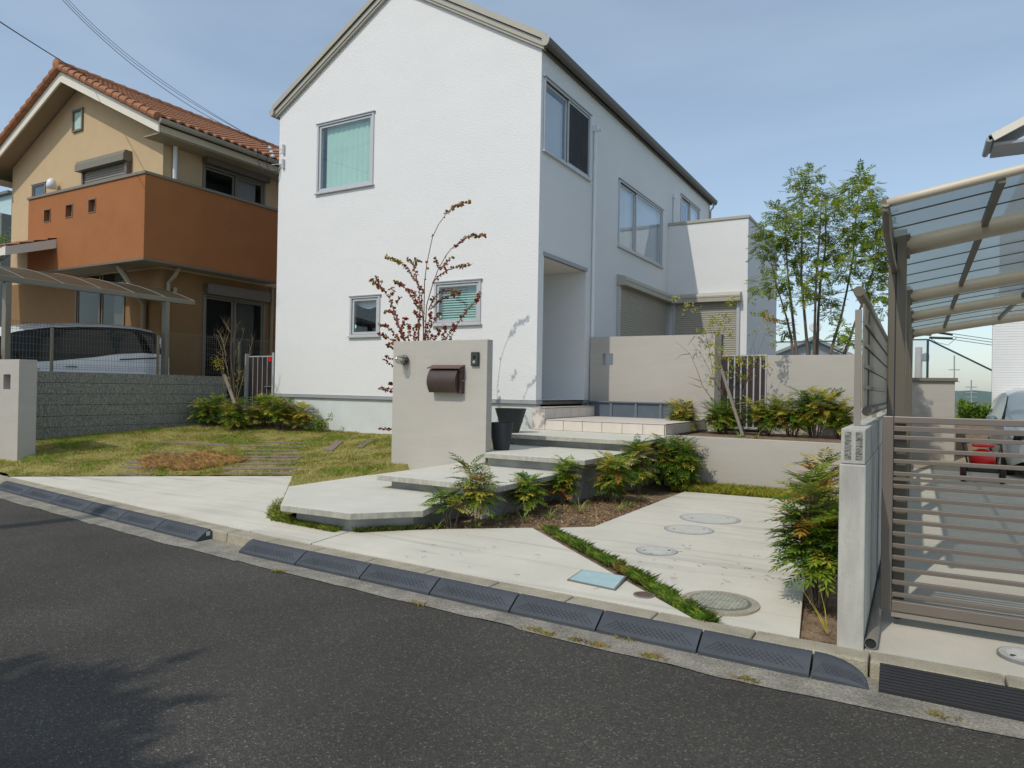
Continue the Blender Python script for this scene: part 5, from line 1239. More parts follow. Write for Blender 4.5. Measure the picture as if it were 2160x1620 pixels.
# round-leaved small shrub at the white wall
def blob(name, c, r, n, size, mats, w, seed, label, cat, stems=6, group=None, H=None, round_=True):
    rn = random.Random(seed); t = thing(name, c, label, cat, group); st = MB(); fo = MB(); c = Vector(c)
    for i in range(stems):
        d = Vector((rn.uniform(-1, 1)*r[0], rn.uniform(-1, 1)*r[1], r[2]*2*rn.uniform(.5, .95))); st.tube([c, c+d*.5+Vector((0, 0, r[2]*.3)), c+d], [.006, .004, .002], 4)
        for j in range(n//stems):
            q = c+d*rn.uniform(.25, 1.05)+Vector((rn.gauss(0, .4)*r[0]*.6, rn.gauss(0, .4)*r[1]*.6, rn.gauss(0, .3)*r[2]*.5)); dr = Vector((rn.gauss(0, 1), rn.gauss(0, 1), rn.gauss(.2, .7))).normalized()
            sdv = dr.cross(Vector((rn.gauss(0, 1), rn.gauss(0, 1), rn.gauss(0, 1)))).normalized(); leaf(fo, q, dr, sdv, size*rn.uniform(.7, 1.2), size*(.7 if round_ else .3), pick(rn, w))
    obj('stem', st, M_bark, t); obj('foliage', fo, mats, t); return t
z = lawn_z(-10.35, 10.45); blob('small_shrub', (-10.42, 10.35, z), (.16, .14, .22), 420, .045, [L_md, L_yl, L_dk], (5, 2, 2), 51, 'small round green shrub standing alone by the white foundation', 'shrub', 7)
blob('small_shrub', (-13.05, 5.5, .2), (.22, .2, .26), 700, .05, [L_yl, L_or, L_dk], (4, 3, 3), 52, 'yellow orange hedge plant in front of the left pillar, cut by the photo edge', 'shrub', 9)
blob('small_shrub', (-3.0, 12.45, .8), (.30, .12, .22), 500, .04, [L_br, L_rd, L_ol], (5, 2, 2), 53, 'brown withered shrub at the foot of the grey gate post', 'shrub', 9)
# liriope tufts
def tuft(x, y, z, label, seed, h=.16, n=26, mats=None, group='striped grass tufts in the steps bed'):
    rn = random.Random(seed); mb = MB()
    for i in range(n):
        az = rn.uniform(0, 6.28); l = h*rn.uniform(.7, 1.3); hd = Vector((math.cos(az), math.sin(az), 0)); sdv = Vector((-math.sin(az), math.cos(az), 0)); p = Vector((x, y, z))+hd*.012
        e = rn.uniform(.7, 1.4); k = len(mb.v); d = hd*math.cos(e)+Vector((0, 0, math.sin(e))); w = .0045; m = 0 if rn.random() < .6 else 1
        pts = [p]
        for s in range(4): d = (d+Vector((0, 0, -.28))+hd*.08).normalized(); pts.append(pts[-1]+d*l/4)
        for s in range(4):
            w0, w1 = w*(1-s/4.6), w*(1-(s+1)/4.6); k = len(mb.v)
            mb.v += [tuple(pts[s]-sdv*w0), tuple(pts[s]+sdv*w0), tuple(pts[s+1]+sdv*w1), tuple(pts[s+1]-sdv*w1)]; mb.f.append((k, k+1, k+2, k+3)); mb.mi.append(m)
    o = obj('grass_tuft', mb, mats or [L_cr, L_md]); return tag(o, label, 'grass tuft', group)
for i, (px, py, lb) in enumerate([(920, 1115, 'striped grass tuft left of the lowest shrub by the bottom step'), (1008, 1112, 'pale striped tuft at the foot of the sparse tall shrub'), (1055, 1098, 'darker grass tuft between the two front shrubs'), (1103, 1098, 'pale striped tuft under the orange sprigged shrub'),
     (1158, 1092, 'small dark tuft right of the orange sprigged shrub'), (1222, 1078, 'tall striped tuft against the third step base'), (1305, 1076, 'low pale tuft in front of the bushy yellow green shrub'), (1355, 1055, 'long bladed tuft in front of the tall straw tinted shrub'), (1325, 1068, 'narrow upright tuft beside the long bladed one')]):
    x, y = mp(px, py); tuft(x, y, .125, lb, 60+i, .15 if i != 5 else .2, 28)
for i, (x, y, lb) in enumerate([(-12.5, 9.2, 'small pale sprout on the lawn edge below the block wall shrub'), (-11.6, 9.75, 'small pale sprout between the staked tree and house corner'), (-10.75, 9.95, 'pale tuft in front of the thin straggly shrub'), (-9.95, 10.35, 'pale tuft right of the small round shrub')]):
    tuft(x, y, lawn_z(x, y), lb, 80+i, .10, 14, group='pale sprouts on the lawn edge')
for i, (px, lb) in enumerate([(1590, 'pale tuft beside the foot of the slanting stake'), (1555, 'green tuft left of the slanting stake')]):
    q = aZ(px, 925, .81); tuft(q[0], q[1]+.2, .8, lb, 90+i, .18, 26, group='tufts at the stake')

# blades as stuff
def blades(name, gen, n, h, w, mats, wts, seed, label, cat, lean=.5):
    rn = random.Random(seed); mb = MB(); i = 0; tries = 0
    while i < n and tries < n*6:
        tries += 1
        p = gen(rn)
        if p is None: continue
        i += 1
        az = rn.uniform(0, 6.28); hh = h*rn.uniform(.5, 1.25)*(p[3] if len(p) > 3 else 1); dx, dy = math.cos(az), math.sin(az); k = len(mb.v); ln = lean*rn.random()*hh
        m = p[4] if len(p) > 4 else pick(rn, wts)
        mb.v += [(p[0]-dy*w, p[1]+dx*w, p[2]), (p[0]+dy*w, p[1]-dx*w, p[2]), (p[0]+dx*ln*.4+dy*w*.6, p[1]+dy*ln*.4-dx*w*.6, p[2]+hh*.6), (p[0]+dx*ln, p[1]+dy*ln, p[2]+hh*.95)]
        mb.f.append((k, k+1, k+2, k+3)); mb.mi.append(m)
    return stuff(name, mb, mats, label, cat)
from mathutils import noise as NZ
strips = []
dv = Vector((.927, .375, 0)); nv = Vector((-.375, .927, 0))
def addstrip(px0, px1, py):
    a = aZ(px0, py, .3); b = aZ(px1, py, .3)
    for _ in range(12): a = aZ(px0, py, lawn_z(a[0], a[1])+.02); b = aZ(px1, py, lawn_z(b[0], b[1])+.02)
    A = Vector((a[0], a[1], 0)); Ls = min(1.45, (Vector((b[0], b[1], 0))-A).length); strips.append((A, A+dv.normalized()*Ls))
for py, p0, p1 in ((998, 470, 622), (989, 472, 622), (979, 478, 622), (970, 488, 628), (964, 505, 650), (957, 515, 640), (950, 505, 630), (943, 500, 640), (937, 540, 645),
                   (997, 245, 330), (985, 255, 340), (975, 268, 345), (965, 300, 370), (956, 320, 390), (948, 330, 460), (940, 345, 455), (932, 355, 490), (925, 360, 480)): addstrip(p0, p1, py)
SW = .065
def instrip(x, y):
    for a, b in strips:
        d = b-a; t = ((x-a.x)*d.x+(y-a.y)*d.y)/d.length_squared
        if 0 <= t <= 1 and abs((x-a.x)*(-d.y)+(y-a.y)*d.x)/d.length < SW: return True
    return False
planks = [((682, 951), (702, 952), (723, 932), (710, 931)), ((750, 946), (765, 945), (792, 928), (778, 927))]
grp = 'weathered plank pavers in the lawn'
def lawnp(px, py):
    a = aZ(px, py, .3)
    for _ in range(15): a = aZ(px, py, lawn_z(a[0], a[1])+.02)
    return a
for i, (a, b) in enumerate(strips):
    d = (b-a).normalized(); n_ = Vector((-d.y, d.x, 0))*SW
    poly = [(a-n_), (b-n_), (b+n_), (a+n_)]; mb = MB().prism([(p.x, p.y) for p in poly], .05, lambda x, y: lz(x, y)+.010)
    o = obj('plank_paver', mb, M_plank, None)
    if i < 9: lab = 'purple grey plank paver in the right stack, %s row counted from the driveway' % (ordn+['ninth'])[i]
    else: lab = 'purple grey plank paver in the left stack, %s row counted from the driveway' % ((ordn+['ninth', 'tenth', 'eleventh'])[i-9])
    tag(o, lab, 'paver', grp)
for i, q in enumerate(planks):
    P = [lawnp(*p) for p in q]; mb = MB().prism([(p[0], p[1]) for p in P], .05, lambda x, y: lz(x, y)+.02); o = obj('plank_paver', mb, M_plank, None)
    tag(o, ['slanting plank paver alone in the lawn, the nearer to the plank stack', 'slanting plank paver alone in the lawn, the nearer to the mailbox wall'][i], 'paver', grp)
DRY = [lawnp(*p) for p in ((322, 1000), (420, 1000), (480, 985), (525, 958), (470, 950), (400, 948), (350, 965))]
dcx, dcy = -9.75, 6.95
def indry(x, y):
    u = (x-dcx)*dv.x+(y-dcy)*dv.y; v = (x-dcx)*nv.x+(y-dcy)*nv.y; q = NZ.noise(Vector((x*2, y*2, 0)))
    return (u/.66)**2+(v/.60)**2 < 1+q*1.6+.5*NZ.noise(Vector((x*9, y*9, 4)))
def glawn(rn):
    x = rn.uniform(-13.25, -5.1); y = rn.uniform(4.9, 10.7)
    e = edgey(x)
    if y < e+.01 or (x > -6.3 and y > 5.6 and x > -5.36-(y-4.8)*.98): return None
    if x > -6.28 and y > 5.73: 
        if y < 7.86 or x > -6.2: return None
    if x < -12.1 and 5.55 < y < 5.9: return None
    if instrip(x, y) and rn.random() < .86: return None
    q = NZ.noise(Vector((x*1.1, y*1.1, 3)))+.5*NZ.noise(Vector((x*3, y*3, 7)))
    if q < -.12 and rn.random() < .6: return None
    m = 0 if q > .15 else (1 if rn.random() < .5 else 2)
    if rn.random() < .3: m = pick(rn, (2, 3, 3))
    return (x, y, lz(x, y)-.004, 1.0 if q > 0 else .7, m)
blades('lawn_grass', glawn, 90000, .04, .0035, [L_md, L_ol, mat('dry_straw', (.40, .33, .13), .9, .2, 9, 0), L_yl], (2, 3, 3, 1), 7, 'short patchy green and straw lawn in front of the white wall', 'grass', 1.2)
def gdry(rn):
    x = rn.uniform(dcx-1.0, dcx+1.0); y = rn.uniform(dcy-1, dcy+1)
    if not indry(x, y) or y < edgey(x)-.03: return None
    return (x, y, lz(x, y)-.002, 1)
blades('dry_groundcover', gdry, 7500, .075, .005, [L_dry, L_br, L_yl], (6, 2, 1), 8, 'rust coloured withered groundcover patch on the lawn edge', 'groundcover', 2)
# grass fringe between left apron and lowest step
def seg(a, b, wd):
    def f(rn):
        t = rn.random(); s = rn.uniform(-wd, wd); d = (b[0]-a[0], b[1]-a[1]); L = math.hypot(*d)
        x, y = a[0]+d[0]*t-d[1]/L*s, a[1]+d[1]*t+d[0]/L*s
        return (x, y, GZ(y)-.01, 1)
    return f
f1 = seg((-5.72, 5.02), (-6.45, 5.80), .06); f2 = seg((-5.62, 4.96), (-4.70, 4.90), .05); f3 = seg((-4.55, 4.97), (-4.12, 5.42), .04)
blades('step_edge_grass', lambda rn: (f1, f2, f2, f2, f3)[rn.randrange(5)](rn), 4200, .055, .0035, [L_dk, L_md, L_ol, L_br], (4, 4, 2, 1), 9, 'dark green grass growing along the foot of the lowest step', 'grass', 1.3)
# mondo grass strip across the drive
SA, SB = (-3.14, 6.17), (-1.08, 4.35)
def gst(rn):
    t = rn.random(); s = rn.gauss(0, .028); d = (SB[0]-SA[0], SB[1]-SA[1]); L = math.hypot(*d)
    if abs(s) > .068 or NZ.noise(Vector((rn.random()*.02+SA[0]+(SB[0]-SA[0])*t*6, t*30, s*20))) < -.28: return None
    x, y = SA[0]+d[0]*t-d[1]/L*s, SA[1]+d[1]*t+d[0]/L*s; n_ = NZ.noise(Vector((x*5, y*5, 0)))
    m = 3 if .55 < t < .64 and rn.random() < .4 else pick(rn, (5, 3, 1))
    return (x, y, GZ(y)-.015, (1.1-abs(s)*8)*(1+.4*n_), m)
blades('mondo_grass', gst, 9000, .055, .0038, [L_dk, L_md, L_ol, L_br], (5, 3, 1, 1), 10, 'dark green grass strip dividing the driveway concrete diagonally', 'grass', 1.5)
def gbk(rn):
    x = rn.uniform(-2.95, -1.0); y = rn.uniform(9.52+.07*(x+2.9), 10.12); 
    return (x, y, GZ(y)-.01, 1)
blades('wall_foot_grass', gbk, 7000, .10, .005, [L_ol, L_md, L_yl], (5, 3, 2), 11, 'olive grass strip at the foot of the beige retaining wall', 'grass', 1.0)
# gutter weeds
def gwd(rn):
    c = ((-2.95, 3.88), (-2.05, 3.86), (-1.95, 3.84), (-1.75, 3.84), (-1.60, 3.83), (-1.28, 3.83), (-.75, 3.80), (.12, 3.86), (-4.4, 3.93), (-1.5, 4.01), (-.45, 4.05))[rn.randrange(11)]
    return (c[0]+rn.gauss(0, .035), c[1]+rn.gauss(0, .012), .004, 1)
blades('gutter_weeds', gwd, 700, .022, .003, [L_ol, L_md, L_br], (4, 1, 3), 12, 'tiny weeds and dry moss in the gutter seam', 'weeds', 2.5)
# leaf litter in soil bed and twigs on the drive
def glit(rn):
    x = rn.uniform(-4.4, -2.6); y = rn.uniform(5.1, 8.6)
    lim = (x > -3.93 or y < 6.1)
    if y < np.interp(x, [-4.6, -3.92, -3.23, -2.78], [5.0, 5.62, 6.16, 6.6]) or x > -2.8: return None
    if x < -3.95 and y > 5.8: return None
    return (x, y, GZ(y)-.018, 1)
blades('leaf_litter', glit, 3500, .018, .010, [L_br, L_tan, M_soil], (4, 2, 4), 13, 'brown leaf litter on the soil beside the steps', 'litter', 3)
rn = random.Random(14); tw = MB()
for i in range(70):
    u = rn.random()
    if u < .75: x, y = rn.uniform(-2.0, -.75), rn.uniform(4.6, 6.2)
    else: x, y = rn.uniform(-4.2, -1.8), rn.uniform(4.5, 5.2)
    if abs((x-SA[0])*(SB[1]-SA[1])-(y-SA[1])*(SB[0]-SA[0])) < .3: continue
    if x > -1.35 and y < 4.98: continue
    a = rn.uniform(0, 6.28); l = rn.uniform(.015, .06); z = GZ(y)+.004
    tw.tube([(x, y, z), (x+math.cos(a)*l*.5+rn.uniform(-.006, .006), y+math.sin(a)*l*.5, z+.002), (x+math.cos(a)*l, y+math.sin(a)*l, z)], .0016, 3)
p = aZ(808, 1152, .115); tw.tube([p, aZ(812, 1142, .12), aZ(829, 1138, .12)], .003, 4); tw.tube([aZ(812, 1142, .12), aZ(806, 1138, .12)], .002, 4)
tw.tube([aZ(775, 1143, .11), aZ(790, 1148, .11), aZ(796, 1163, .11)], .0022, 4)
stuff('fallen_twigs', tw, M_bark, 'small fallen twigs and dead leaves scattered on the driveway', 'litter')
# drive joints (thin dark lines)
jt = MB()
for a, b in (((-5.455, 4.62), (-5.60, 4.955)), ((-4.612, 4.60), (-4.594, 4.91))): pass

# ---- red shrub behind the mailbox wall
YS = 8.75
t = thing('red_leaf_shrub', (-6.1, YS, .4), 'tall shrub with round burgundy leaves on long arching stems behind the mailbox wall', 'shrub')
st = MB(); fo = MB(); rn = random.Random(101)
def zp8(x, y): return (700+x/4.909, 400+y/4.909)
stems = [([(945,1600),(955,1200),(960,950),(985,760),(1040,500),(1105,360),(1200,230),(1280,170),(1430,120)], .75, 1),
 ([(960,1560),(980,1200),(1050,960),(1105,815),(1190,670),(1240,610),(1370,505),(1430,480),(1590,475)], .72, 1),
 ([(900,1560),(910,1250),(905,1050),(870,880),(850,800),(880,720),(925,745)], .3, 1), ([(950,1500),(930,1100),(945,1060),(840,900),(800,840),(730,770),(680,740),(545,690)], .35, 0),
 ([(860,800),(840,760),(770,710)], .0, 0), ([(1105,815),(1075,740),(1080,700)], 0, 0), ([(1105,815),(1180,780),(1210,770)], 0, 0), ([(1040,970),(1100,900),(1200,830),(1320,800),(1450,775)], .15, 0),
 ([(760,1560),(690,1400),(640,1240),(600,1130),(540,1050),(480,1000),(395,925)], .2, 0), ([(510,1020),(475,960),(460,890)], 0, 0), ([(500,1010),(520,950)], 0, 0),
 ([(740,1540),(700,1440),(640,1300),(600,1260),(550,1265)], .2, 0), ([(720,1500),(740,1400),(770,1310)], 0, 0), ([(940,1260),(870,1200),(830,1110),(790,1050),(730,990),(650,945)], .1, 0),
 ([(870,1160),(850,1060),(800,1040)], 0, 0), ([(1000,1250),(1050,1130),(1110,1070),(1200,1040),(1330,1060)], .1, 0), ([(1020,1240),(1070,1190),(1150,1130),(1240,1095),(1330,1080)], .1, 0),
 ([(1160,1560),(1280,1420),(1370,1290),(1430,1210),(1500,1150),(1545,1055)], .0, 0), ([(980,1500),(1040,1400),(1100,1310),(1120,1270)], 0, 0), ([(960,1500),(1000,1380),(1040,1280)], 0, 0),
 ([(1060,1560),(1110,1460),(1100,1440)], 0, 0), ([(1150,1560),(1170,1440),(1160,1400)], 0, 0), ([(1230,1550),(1270,1440),(1250,1400)], 0, 0), ([(700,1560),(650,1500),(570,1410),(490,1400)], .1, 0),
 ([(690,1590),(620,1560),(550,1520),(480,1490)], 0, 0), ([(790,1560),(800,1450),(800,1390)], 0, 0), ([(860,1560),(850,1440),(880,1390)], 0, 0), ([(890,1560),(900,1330),(860,1250)], 0, 0), ([(1020,1560),(1040,1490)], 0, 0),
 ([(640,1600),(600,1600),(570,1610)], 0, 0), ([(670,1180),(700,1120),(720,1110)], 0, 0), ([(600,1110),(650,1050)], 0, 0), ([(580,1040),(640,1005)], 0, 0), ([(1180,750),(1250,695)], 0.1, 0)]
for pts, bare, g in stems:
    dy = rn.uniform(-.25, .45); P = [Vector(aY(*zp8(*p), YS+dy+.04*i)) for i, p in enumerate(pts)]
    if pts[0][1] > 1480: P = [Vector((P[0].x*.5-3.05+rn.uniform(-.1, .1), YS+.1, .45))]+[P[0].lerp(Vector((-6.1, YS, .4)), .45)+Vector((0, 0, .15))]+P
    st.tube(P, [.009*(1-.75*i/(len(P)-1))+.0012 for i in range(len(P))], 5)
    # resample and put round leaves in pairs
    for i in range(len(P)-1):
        a, b = P[i], P[i+1]; L = (b-a).length; n = max(1, int(L/.018)); f0 = i/(len(P)-1)
        for k in range(n):
            f = f0+(k/n)/(len(P)-1)
            if a.z+(b-a).z*k/n < 1.2: continue
            tip = f > .78
            if f < bare and rn.random() < .93: continue
            if not tip and rn.random() < .30: continue
            q = a.lerp(b, k/n)
            for s in range(3 if tip else 2):
                d = Vector((rn.gauss(0, 1), rn.gauss(0, 1), rn.gauss(0, .8))).normalized(); sv = d.cross(Vector((rn.gauss(0, 1), rn.gauss(0, 1), rn.gauss(0, 1)))).normalized(); r_ = rn.uniform(.014, .024)*(1.1 if tip else 1)
                c = q+d*r_*1.3; e2 = sv; kk = len(fo.v)
                for j in range(6): tt = math.pi*2*j/6; fo.v.append(tuple(c+d*r_*math.cos(tt)+e2*r_*math.sin(tt)))
                fo.f.append(tuple(range(kk, kk+6))); up_g = q.z > 2.95
                fo.mi.append(pick(rn, (2, 4, 2)) if (up_g and tip) else pick(rn, (8, .8, 1.0)))
# side sprays left of the wall
for (px, py), (qx, qy) in (((835, 765), (812, 750)), ((835, 742), (815, 728)), ((835, 780), (808, 758)), ((835, 822), (800, 818)), ((832, 828), (805, 822)), ((830, 812), (820, 808)), ((830, 908), (800, 903))):
    a, b = Vector(aY(px+8, py, YS)), Vector(aY(qx, qy, YS-.1)); st.tube([a, b], .003, 4)
    for k in range(14):
        q = a.lerp(b, k/13)
        for s in range(3):
            d = Vector((rn.gauss(0, 1), rn.gauss(0, 1), rn.gauss(0, .8))).normalized(); sv = d.cross(Vector((rn.gauss(0, 1), rn.gauss(0, 1), 1))).normalized(); r_ = rn.uniform(.013, .02); c = q+d*r_; kk = len(fo.v)
            for j in range(6): tt = math.pi*2*j/6; fo.v.append(tuple(c+d*r_*math.cos(tt)+sv*r_*math.sin(tt)))
            fo.f.append(tuple(range(kk, kk+6))); fo.mi.append(0)
obj('stem', st, M_twig, t); obj('foliage', fo, [L_rd, L_ol, L_br], t)

# ---- slender multi-stem tree
YT = 14.3
t = thing('slender_tree', (-1.6, YT, .84), 'slender multi stemmed tree with airy pinnate leaves behind the beige wall', 'tree')
tr = MB(); rn = random.Random(202)
trunks = [[(1672,745),(1669,713),(1658,666),(1640,608),(1628,560)], [(1680,745),(1669,642),(1662,580),(1657,500),(1655,440)], [(1704,744),(1697,663),(1690,580),(1692,500),(1691,430),(1690,395)], [(1717.5,745),(1719,677),(1722,580),(1730,480),(1733,420)],
 [(1724,745),(1726,663),(1731,594),(1742,520),(1742,440),(1738,410)], [(1752,745),(1761,712),(1774,670),(1786,615),(1800,540),(1806,450),(1816,380)], [(1781,745),(1791,719),(1802,685),(1826,620),(1850,545),(1858,500)]]
tp = []
for i, T in enumerate(trunks):
    dy = (rn.uniform(-.35, .5)); P = [Vector(aY(*p, YT+dy*(.3+.2*k))) for k, p in enumerate(T)]
    P = [Vector((P[0].x*.6-.64, YT, .84))]+P; tp.append(P); tr.tube(P, [.035-(.028*k/(len(P)-1)) for k in range(len(P))], 7)
clumps = [(550,150,50),(430,180,34),(490,230,70),(460,330,70),(620,270,40),(740,290,50),(920,150,45),(880,220,50),(990,230,40),(900,330,80),(340,430,80),(270,420,40),(560,400,80),(650,400,60),(200,550,60),(300,600,80),(380,610,80),(480,520,70),(570,540,80),(680,560,70),(830,480,80),(930,530,90),(1060,500,60),(150,660,50),(230,720,100),(330,700,70),(500,690,60),(600,720,90),(680,740,60),(800,600,70),(900,640,90),(1070,720,80),(980,740,60),(1050,620,60),(160,960,60),(270,960,70),(340,930,40),(460,870,70),(640,870,60),(800,860,90),(840,780,80),(1000,860,80),(1080,900,60),(980,1000,70),(540,980,60),(1110,790,50),(500,1050,40),(1050,1050,40),(620,1020,50),(690,1080,40),(700,1170,50),(380,1090,50),(780,1320,50),(850,1400,60),(350,1300,40),(1090,1150,40),(1150,560,50),(1160,680,50),(420,480,60),(760,380,50),(1010,330,40),(1000,420,50),(760,700,60),(430,770,60)]
fo = MB()
def pinn(mb, p, d, L, m, rn, pairs=5, ls=.06, lw=.018):
    q = p.copy(); sd = d.cross(Vector((0, 0, 1)))
    if sd.length < .1: sd = Vector((1, 0, 0))
    sd.normalize()
    for k in range(pairs):
        d = (d+Vector((0, 0, -.10))).normalized(); q = q+d*L/pairs
        for s in (1, -1):
            ld = (sd*s+d*.55+Vector((0, 0, rn.uniform(-.4, .1)))).normalized(); leaf(mb, q, ld, d.cross(ld).cross(ld).normalized(), ls*rn.uniform(.8, 1.15), lw, m)
    leaf(mb, q, d, sd, ls, lw, m)
for cx, cy, r in clumps:
    px, py = 1560+cx/3.6, 330+cy/3.6; c = Vector(aY(px, py, YT+rn.uniform(-.65, .75))); rr = r/3.6/ (FPX/16.3)*.86
    # twig to nearest trunk point below
    best = min(((p-c).length+max(0, p.z-c.z)*3, tuple(p)) for P in tp for p in P)[1]; b = Vector(best)
    tr.tube([b, (b+c)/2+Vector((0, 0, -.06)), c], [.008, .006, .003], 4)
    for i in range(int(13+r*.47)):
        o_ = Vector((rn.gauss(0, .5), rn.gauss(0, .5), rn.gauss(0, .42)))*rr; d = (o_+Vector((rn.gauss(0, .4), rn.gauss(0, .4), .05))*rr).normalized()
        p = c+o_*.9; m = pick(rn, (5, 3, 2)); pinn(fo, p, d, .16, m, rn, 5, .068, .026)
obj('trunk', tr, M_bark, t); obj('crown', fo, [L_tree, leafmat('leaf_deep_bamboo', (.15, .23, .016), .35, .5), L_treel], t)

# ---- maple-like sapling with stake in raised bed
t = thing('staked_sapling', (-2.95, 12.3, .8), 'thin sapling with sparse yellow green leaves in front of the grey gate post', 'sapling')
tr = MB(); fo = MB(); rn = random.Random(303)
def z6(x, y): return (1420+x/5.0625, 620+y/5.0625)
br_ = [[(560,1440),(530,1100),(510,1020),(440,950),(380,800),(300,640),(200,525)], [(570,1440),(540,1120),(430,900),(380,560),(350,440),(300,370)], [(400,1105),(310,980),(250,800),(180,640),(20,500)], [(300,1000),(160,950)], [(300,930),(150,880)], [(400,1105),(560,1300)],
 [(600,1440),(530,1100),(520,700),(540,420),(570,200)], [(640,1440),(740,1080),(820,800),(900,650),(990,420)], [(740,1080),(800,900),(830,600),(900,420)], [(770,960),(880,740),(860,520)], [(530,900),(450,600),(360,330)], [(185,640),(90,650),(20,700)], [(430,480),(380,330)], [(230,450),(150,560)], [(370,530),(240,460)]]
for B in br_:
    dy = rn.uniform(-.2, .2); P = [Vector(aY(*z6(*p), 12.3+dy)) for p in B]; tr.tube(P, [.0065-.0050*k/(len(P)-1) for k in range(len(P))], 5)
lv = [(20,40,1,3),(140,105,1,2),(170,110,1,2),(215,170,1,2),(255,150,1,2),(115,208,1,1),(640,60,1,5),(600,110,0,4),(320,380,0,4),(330,410,0,3),(440,260,0,4),(420,310,0,4),(500,310,0,4),(540,220,0,3),(470,420,0,4),(610,440,0,4),(590,270,0,3),(560,380,0,3),(380,540,0,5),(430,550,0,3),(400,650,0,5),(490,530,0,3),(520,600,0,3),(460,670,0,3),(450,750,0,3),(460,800,1,4),(540,680,3,3),(610,690,0,4),(700,720,1,5),(750,740,0,4),(720,690,0,3),(620,770,0,3),(600,840,1,4),(740,880,0,4),(790,880,0,4),(850,690,0,3),(960,680,1,4),(970,780,1,3),(860,760,0,2),(400,890,0,3),(400,970,0,4),(860,210,0,4),(940,210,0,4),(980,240,3,5),(1010,260,0,5),(1060,270,3,5),(1090,290,3,5),(1000,350,1,4),(880,400,0,2),(1040,420,0,3),(1080,540,0,4),(830,80,0,2),(960,220,0,3)]
for x, y, m, n in lv:
    c = Vector(aY(*z6(x, y), 12.3+rn.uniform(-.25, .25)))
    for k in range(n*6):
        d = Vector((rn.gauss(0, 1), rn.gauss(0, 1), rn.gauss(-.2, .6))).normalized(); sv = d.cross(Vector((rn.gauss(0, 1), rn.gauss(0, 1), rn.gauss(0, 1)))).normalized()
        leaf(fo, c+Vector((rn.gauss(0, .04), rn.gauss(0, .04), rn.gauss(0, .03))), d, sv, .046, .028, m if rn.random() < .75 else rn.randrange(3))
obj('stem', tr, M_twig, t); obj('foliage', fo, [L_treel, L_yl, L_md, L_or], t)
a, b = aY(*z6(510, 790), 12.25), aY(*z6(745, 1520), 11.6)
o = obj('wooden_stake', MB().tube([a, b], .028, 8), M_wood); tag(o, 'slanting grey wooden stake supporting the sapling at the gate', 'stake')
# ---- bare sapling with stake in left bed
t = thing('bare_sapling', (-12.35, 9.7, .5), 'nearly bare multi stemmed sapling in the left bed before the block wall', 'sapling')
tr = MB(); fo = MB(); rn = random.Random(404); b0 = Vector((-12.45, 9.75, .5))
def z2(x, y): return (x/3.6, 500+y/3.6)
for B in ([(1780,1260),(1700,1050),(1690,870),(1640,730)], [(1780,1260),(1720,980),(1700,800),(1740,610)], [(1790,1260),(1750,900),(1760,700)], [(1720,900),(1680,760),(1620,740)], [(1700,850),(1740,720),(1700,640)], [(1730,1000),(1690,900),(1640,870)], [(1790,1250),(1810,1080),(1820,1000),(1790,860)], [(1780,900),(1840,760),(1860,680)], [(1760,800),(1800,700),(1790,620)], [(1700,1150),(1690,1040),(1660,940)], [(1800,1240),(1900,850),(1950,700)], [(1790,1250),(1880,980),(1920,760)], [(1750,720),(1720,660)], [(1700,800),(1650,700)]):
    dy = rn.uniform(-.15, .15); P = [Vector(aY(*z2(*p), 9.75+dy)) for p in B]; tr.tube(P, [.0065-.005*k/(len(P)-1) for k in range(len(P))], 5)
    for k in range(8):
        i = rn.randrange(1, len(P)); q = P[i-1].lerp(P[i], rn.random()); e = q+Vector((rn.uniform(-.12, .12), rn.uniform(-.1, .1), rn.uniform(.05, .22))); tr.tube([q, e], [.002, .0008], 3)
for x, y, n in ((1640,930,40),(1650,960,50),(1660,980,40),(1820,1020,30),(1720,1080,20),(1810,1100,20)):
    c = Vector(aY(*z2(x, y), 9.75))
    for k in range(n):
        d = Vector((rn.gauss(0, 1), rn.gauss(0, 1), rn.gauss(0, 1))).normalized(); sv = d.cross(Vector((1, .3, .2))).normalized(); leaf(fo, c+Vector((rn.gauss(0, .06), rn.gauss(0, .06), rn.gauss(0, .06))), d, sv, .035, .02, rn.randrange(2))
obj('stem', tr, M_barkt, t); obj('foliage', fo, [L_yl, L_ol], t)
a, b = aY(*z2(1705, 1050), 9.85), aY(*z2(1785, 1270), 9.5); o = obj('wooden_stake', MB().tube([a, b], .035, 8), M_wood); tag(o, 'short leaning wooden stake beside the bare sapling in the left bed', 'stake')

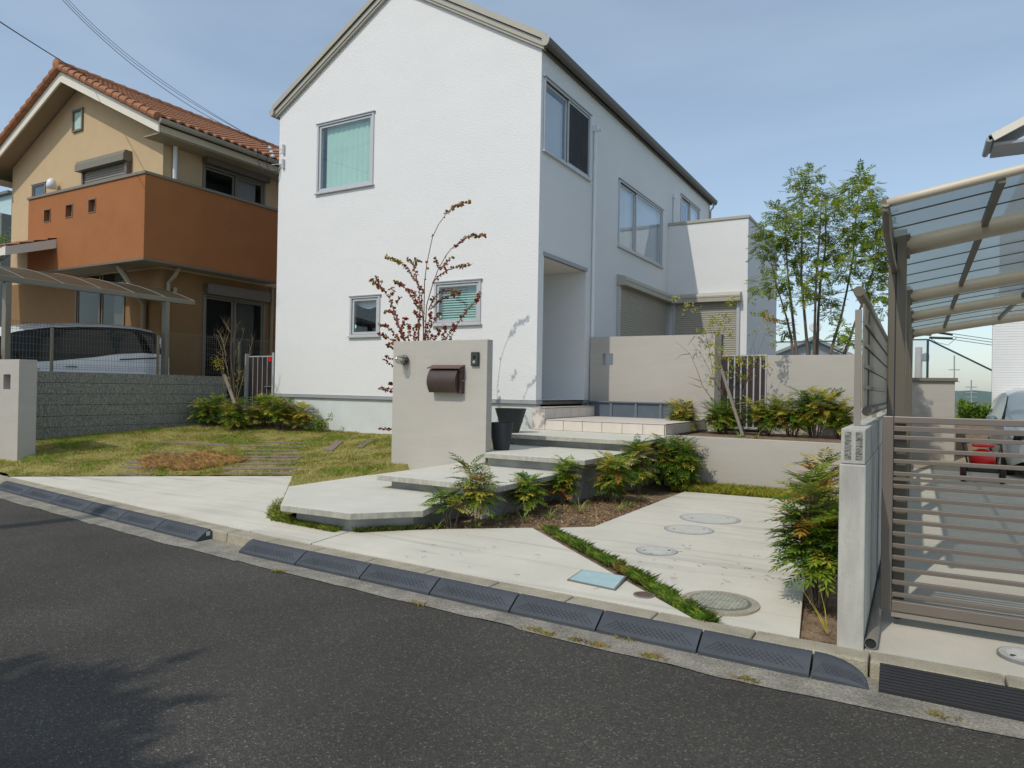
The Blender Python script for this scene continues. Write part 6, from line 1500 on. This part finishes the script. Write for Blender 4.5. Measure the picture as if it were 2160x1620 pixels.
# ---- background greens
def tree_blob(name, c, r, label, seed, n=2600, size=.16, mats=None):
    rn = random.Random(seed); t = thing(name, (c[0], c[1], 0), label, 'tree', None); fo = MB(); tk = MB().tube([(c[0], c[1], -.1), (c[0], c[1], c[2])], [.22, .08], 8)
    cl = [Vector((rn.gauss(0, .5)*r[0], rn.gauss(0, .5)*r[1], rn.gauss(0, .45)*r[2])) for _ in range(34)]
    for q in cl: tk.tube([Vector((c[0], c[1], c[2]-r[2]*.6)), Vector(c)+q], [.06, .015], 4)
    for i in range(n):
        q = cl[i % len(cl)]; p = Vector(c)+q+Vector((rn.gauss(0, .16)*r[0], rn.gauss(0, .16)*r[1], rn.gauss(0, .15)*r[2])); d = Vector((rn.gauss(0, 1), rn.gauss(0, 1), rn.gauss(0, 1))).normalized(); sv = d.cross(Vector((rn.gauss(0, 1), rn.gauss(0, 1), 1))).normalized(); leaf(fo, p, d, sv, size, size*.5, rn.randrange(3))
    obj('trunk', tk, M_bark, t); obj('crown', fo, mats or [L_dk, L_md, L_tree], t); return t
c = aY(2, 490, 26); tree_blob('leafy_tree', (c[0]-.6, 26, c[2]-1.2), (1.6, 1.5, 1.8), 'green tree at the far left edge behind the sand house', 61)
hb = thing('far_left_house', (aY(5, 440, 32)[0], 32, 0), 'dark roofed building with pale blue gable far behind the sand house, left edge', 'house')
a, b = aY(0, 420, 32), aY(22, 420, 32); 
obj('wall', MB().box(a[0]-6, b[0]+.2, 32, 38, 0, a[2]+.2), mat('blue_white_siding', (.45, .60, .64), .7, .1, 2, .1, 20, stretch=(.3, .3, 6)), hb); obj('roof', MB().box(a[0]-6.2, b[0]+.35, 31.6, 38.2, a[2]+.21, a[2]+.45), M_roofm, hb)
lowz = aY(5, 447, 31)[2]; obj('lower_wall', MB().box(a[0]-6, b[0]+.3, 31.2, 31.99, 0, lowz), M_roofm, hb)
def ghd(rn):
    x = rn.uniform(1.0, 6); y = rn.uniform(22.2, 23.4); z = rn.uniform(.1, 1.35+.15*math.sin(x*3)); return (x, y, z, 1)
blades('hedge', ghd, 9000, .14, .04, [L_dk, L_md], (1, 1), 15, 'green hedge far behind the carport', 'hedge', 2)
hl = MB(); 
for i in range(60):
    a0 = -40+i*4; hl.add([(a0*6, 400, -1), (a0*6+24, 400, -1), (a0*6+24, 402, 2+3*abs(math.sin(i*1.7))), (a0*6, 402, 2+3*abs(math.sin((i-1)*1.7)))], [(0, 1, 2, 3)])
struct('far_woods', hl, mat('far_woodland', (.10, .16, .15), .95, .3, .1, 0))
# street tree behind the camera: its crown throws the soft shadow on the road, lower left
tree_blob('street_tree', (-4.1, -4.8, 5.6), (1.75, 1.2, .7), 'leafy street tree on the opposite pavement, behind the viewer', 71, 12000, .32)
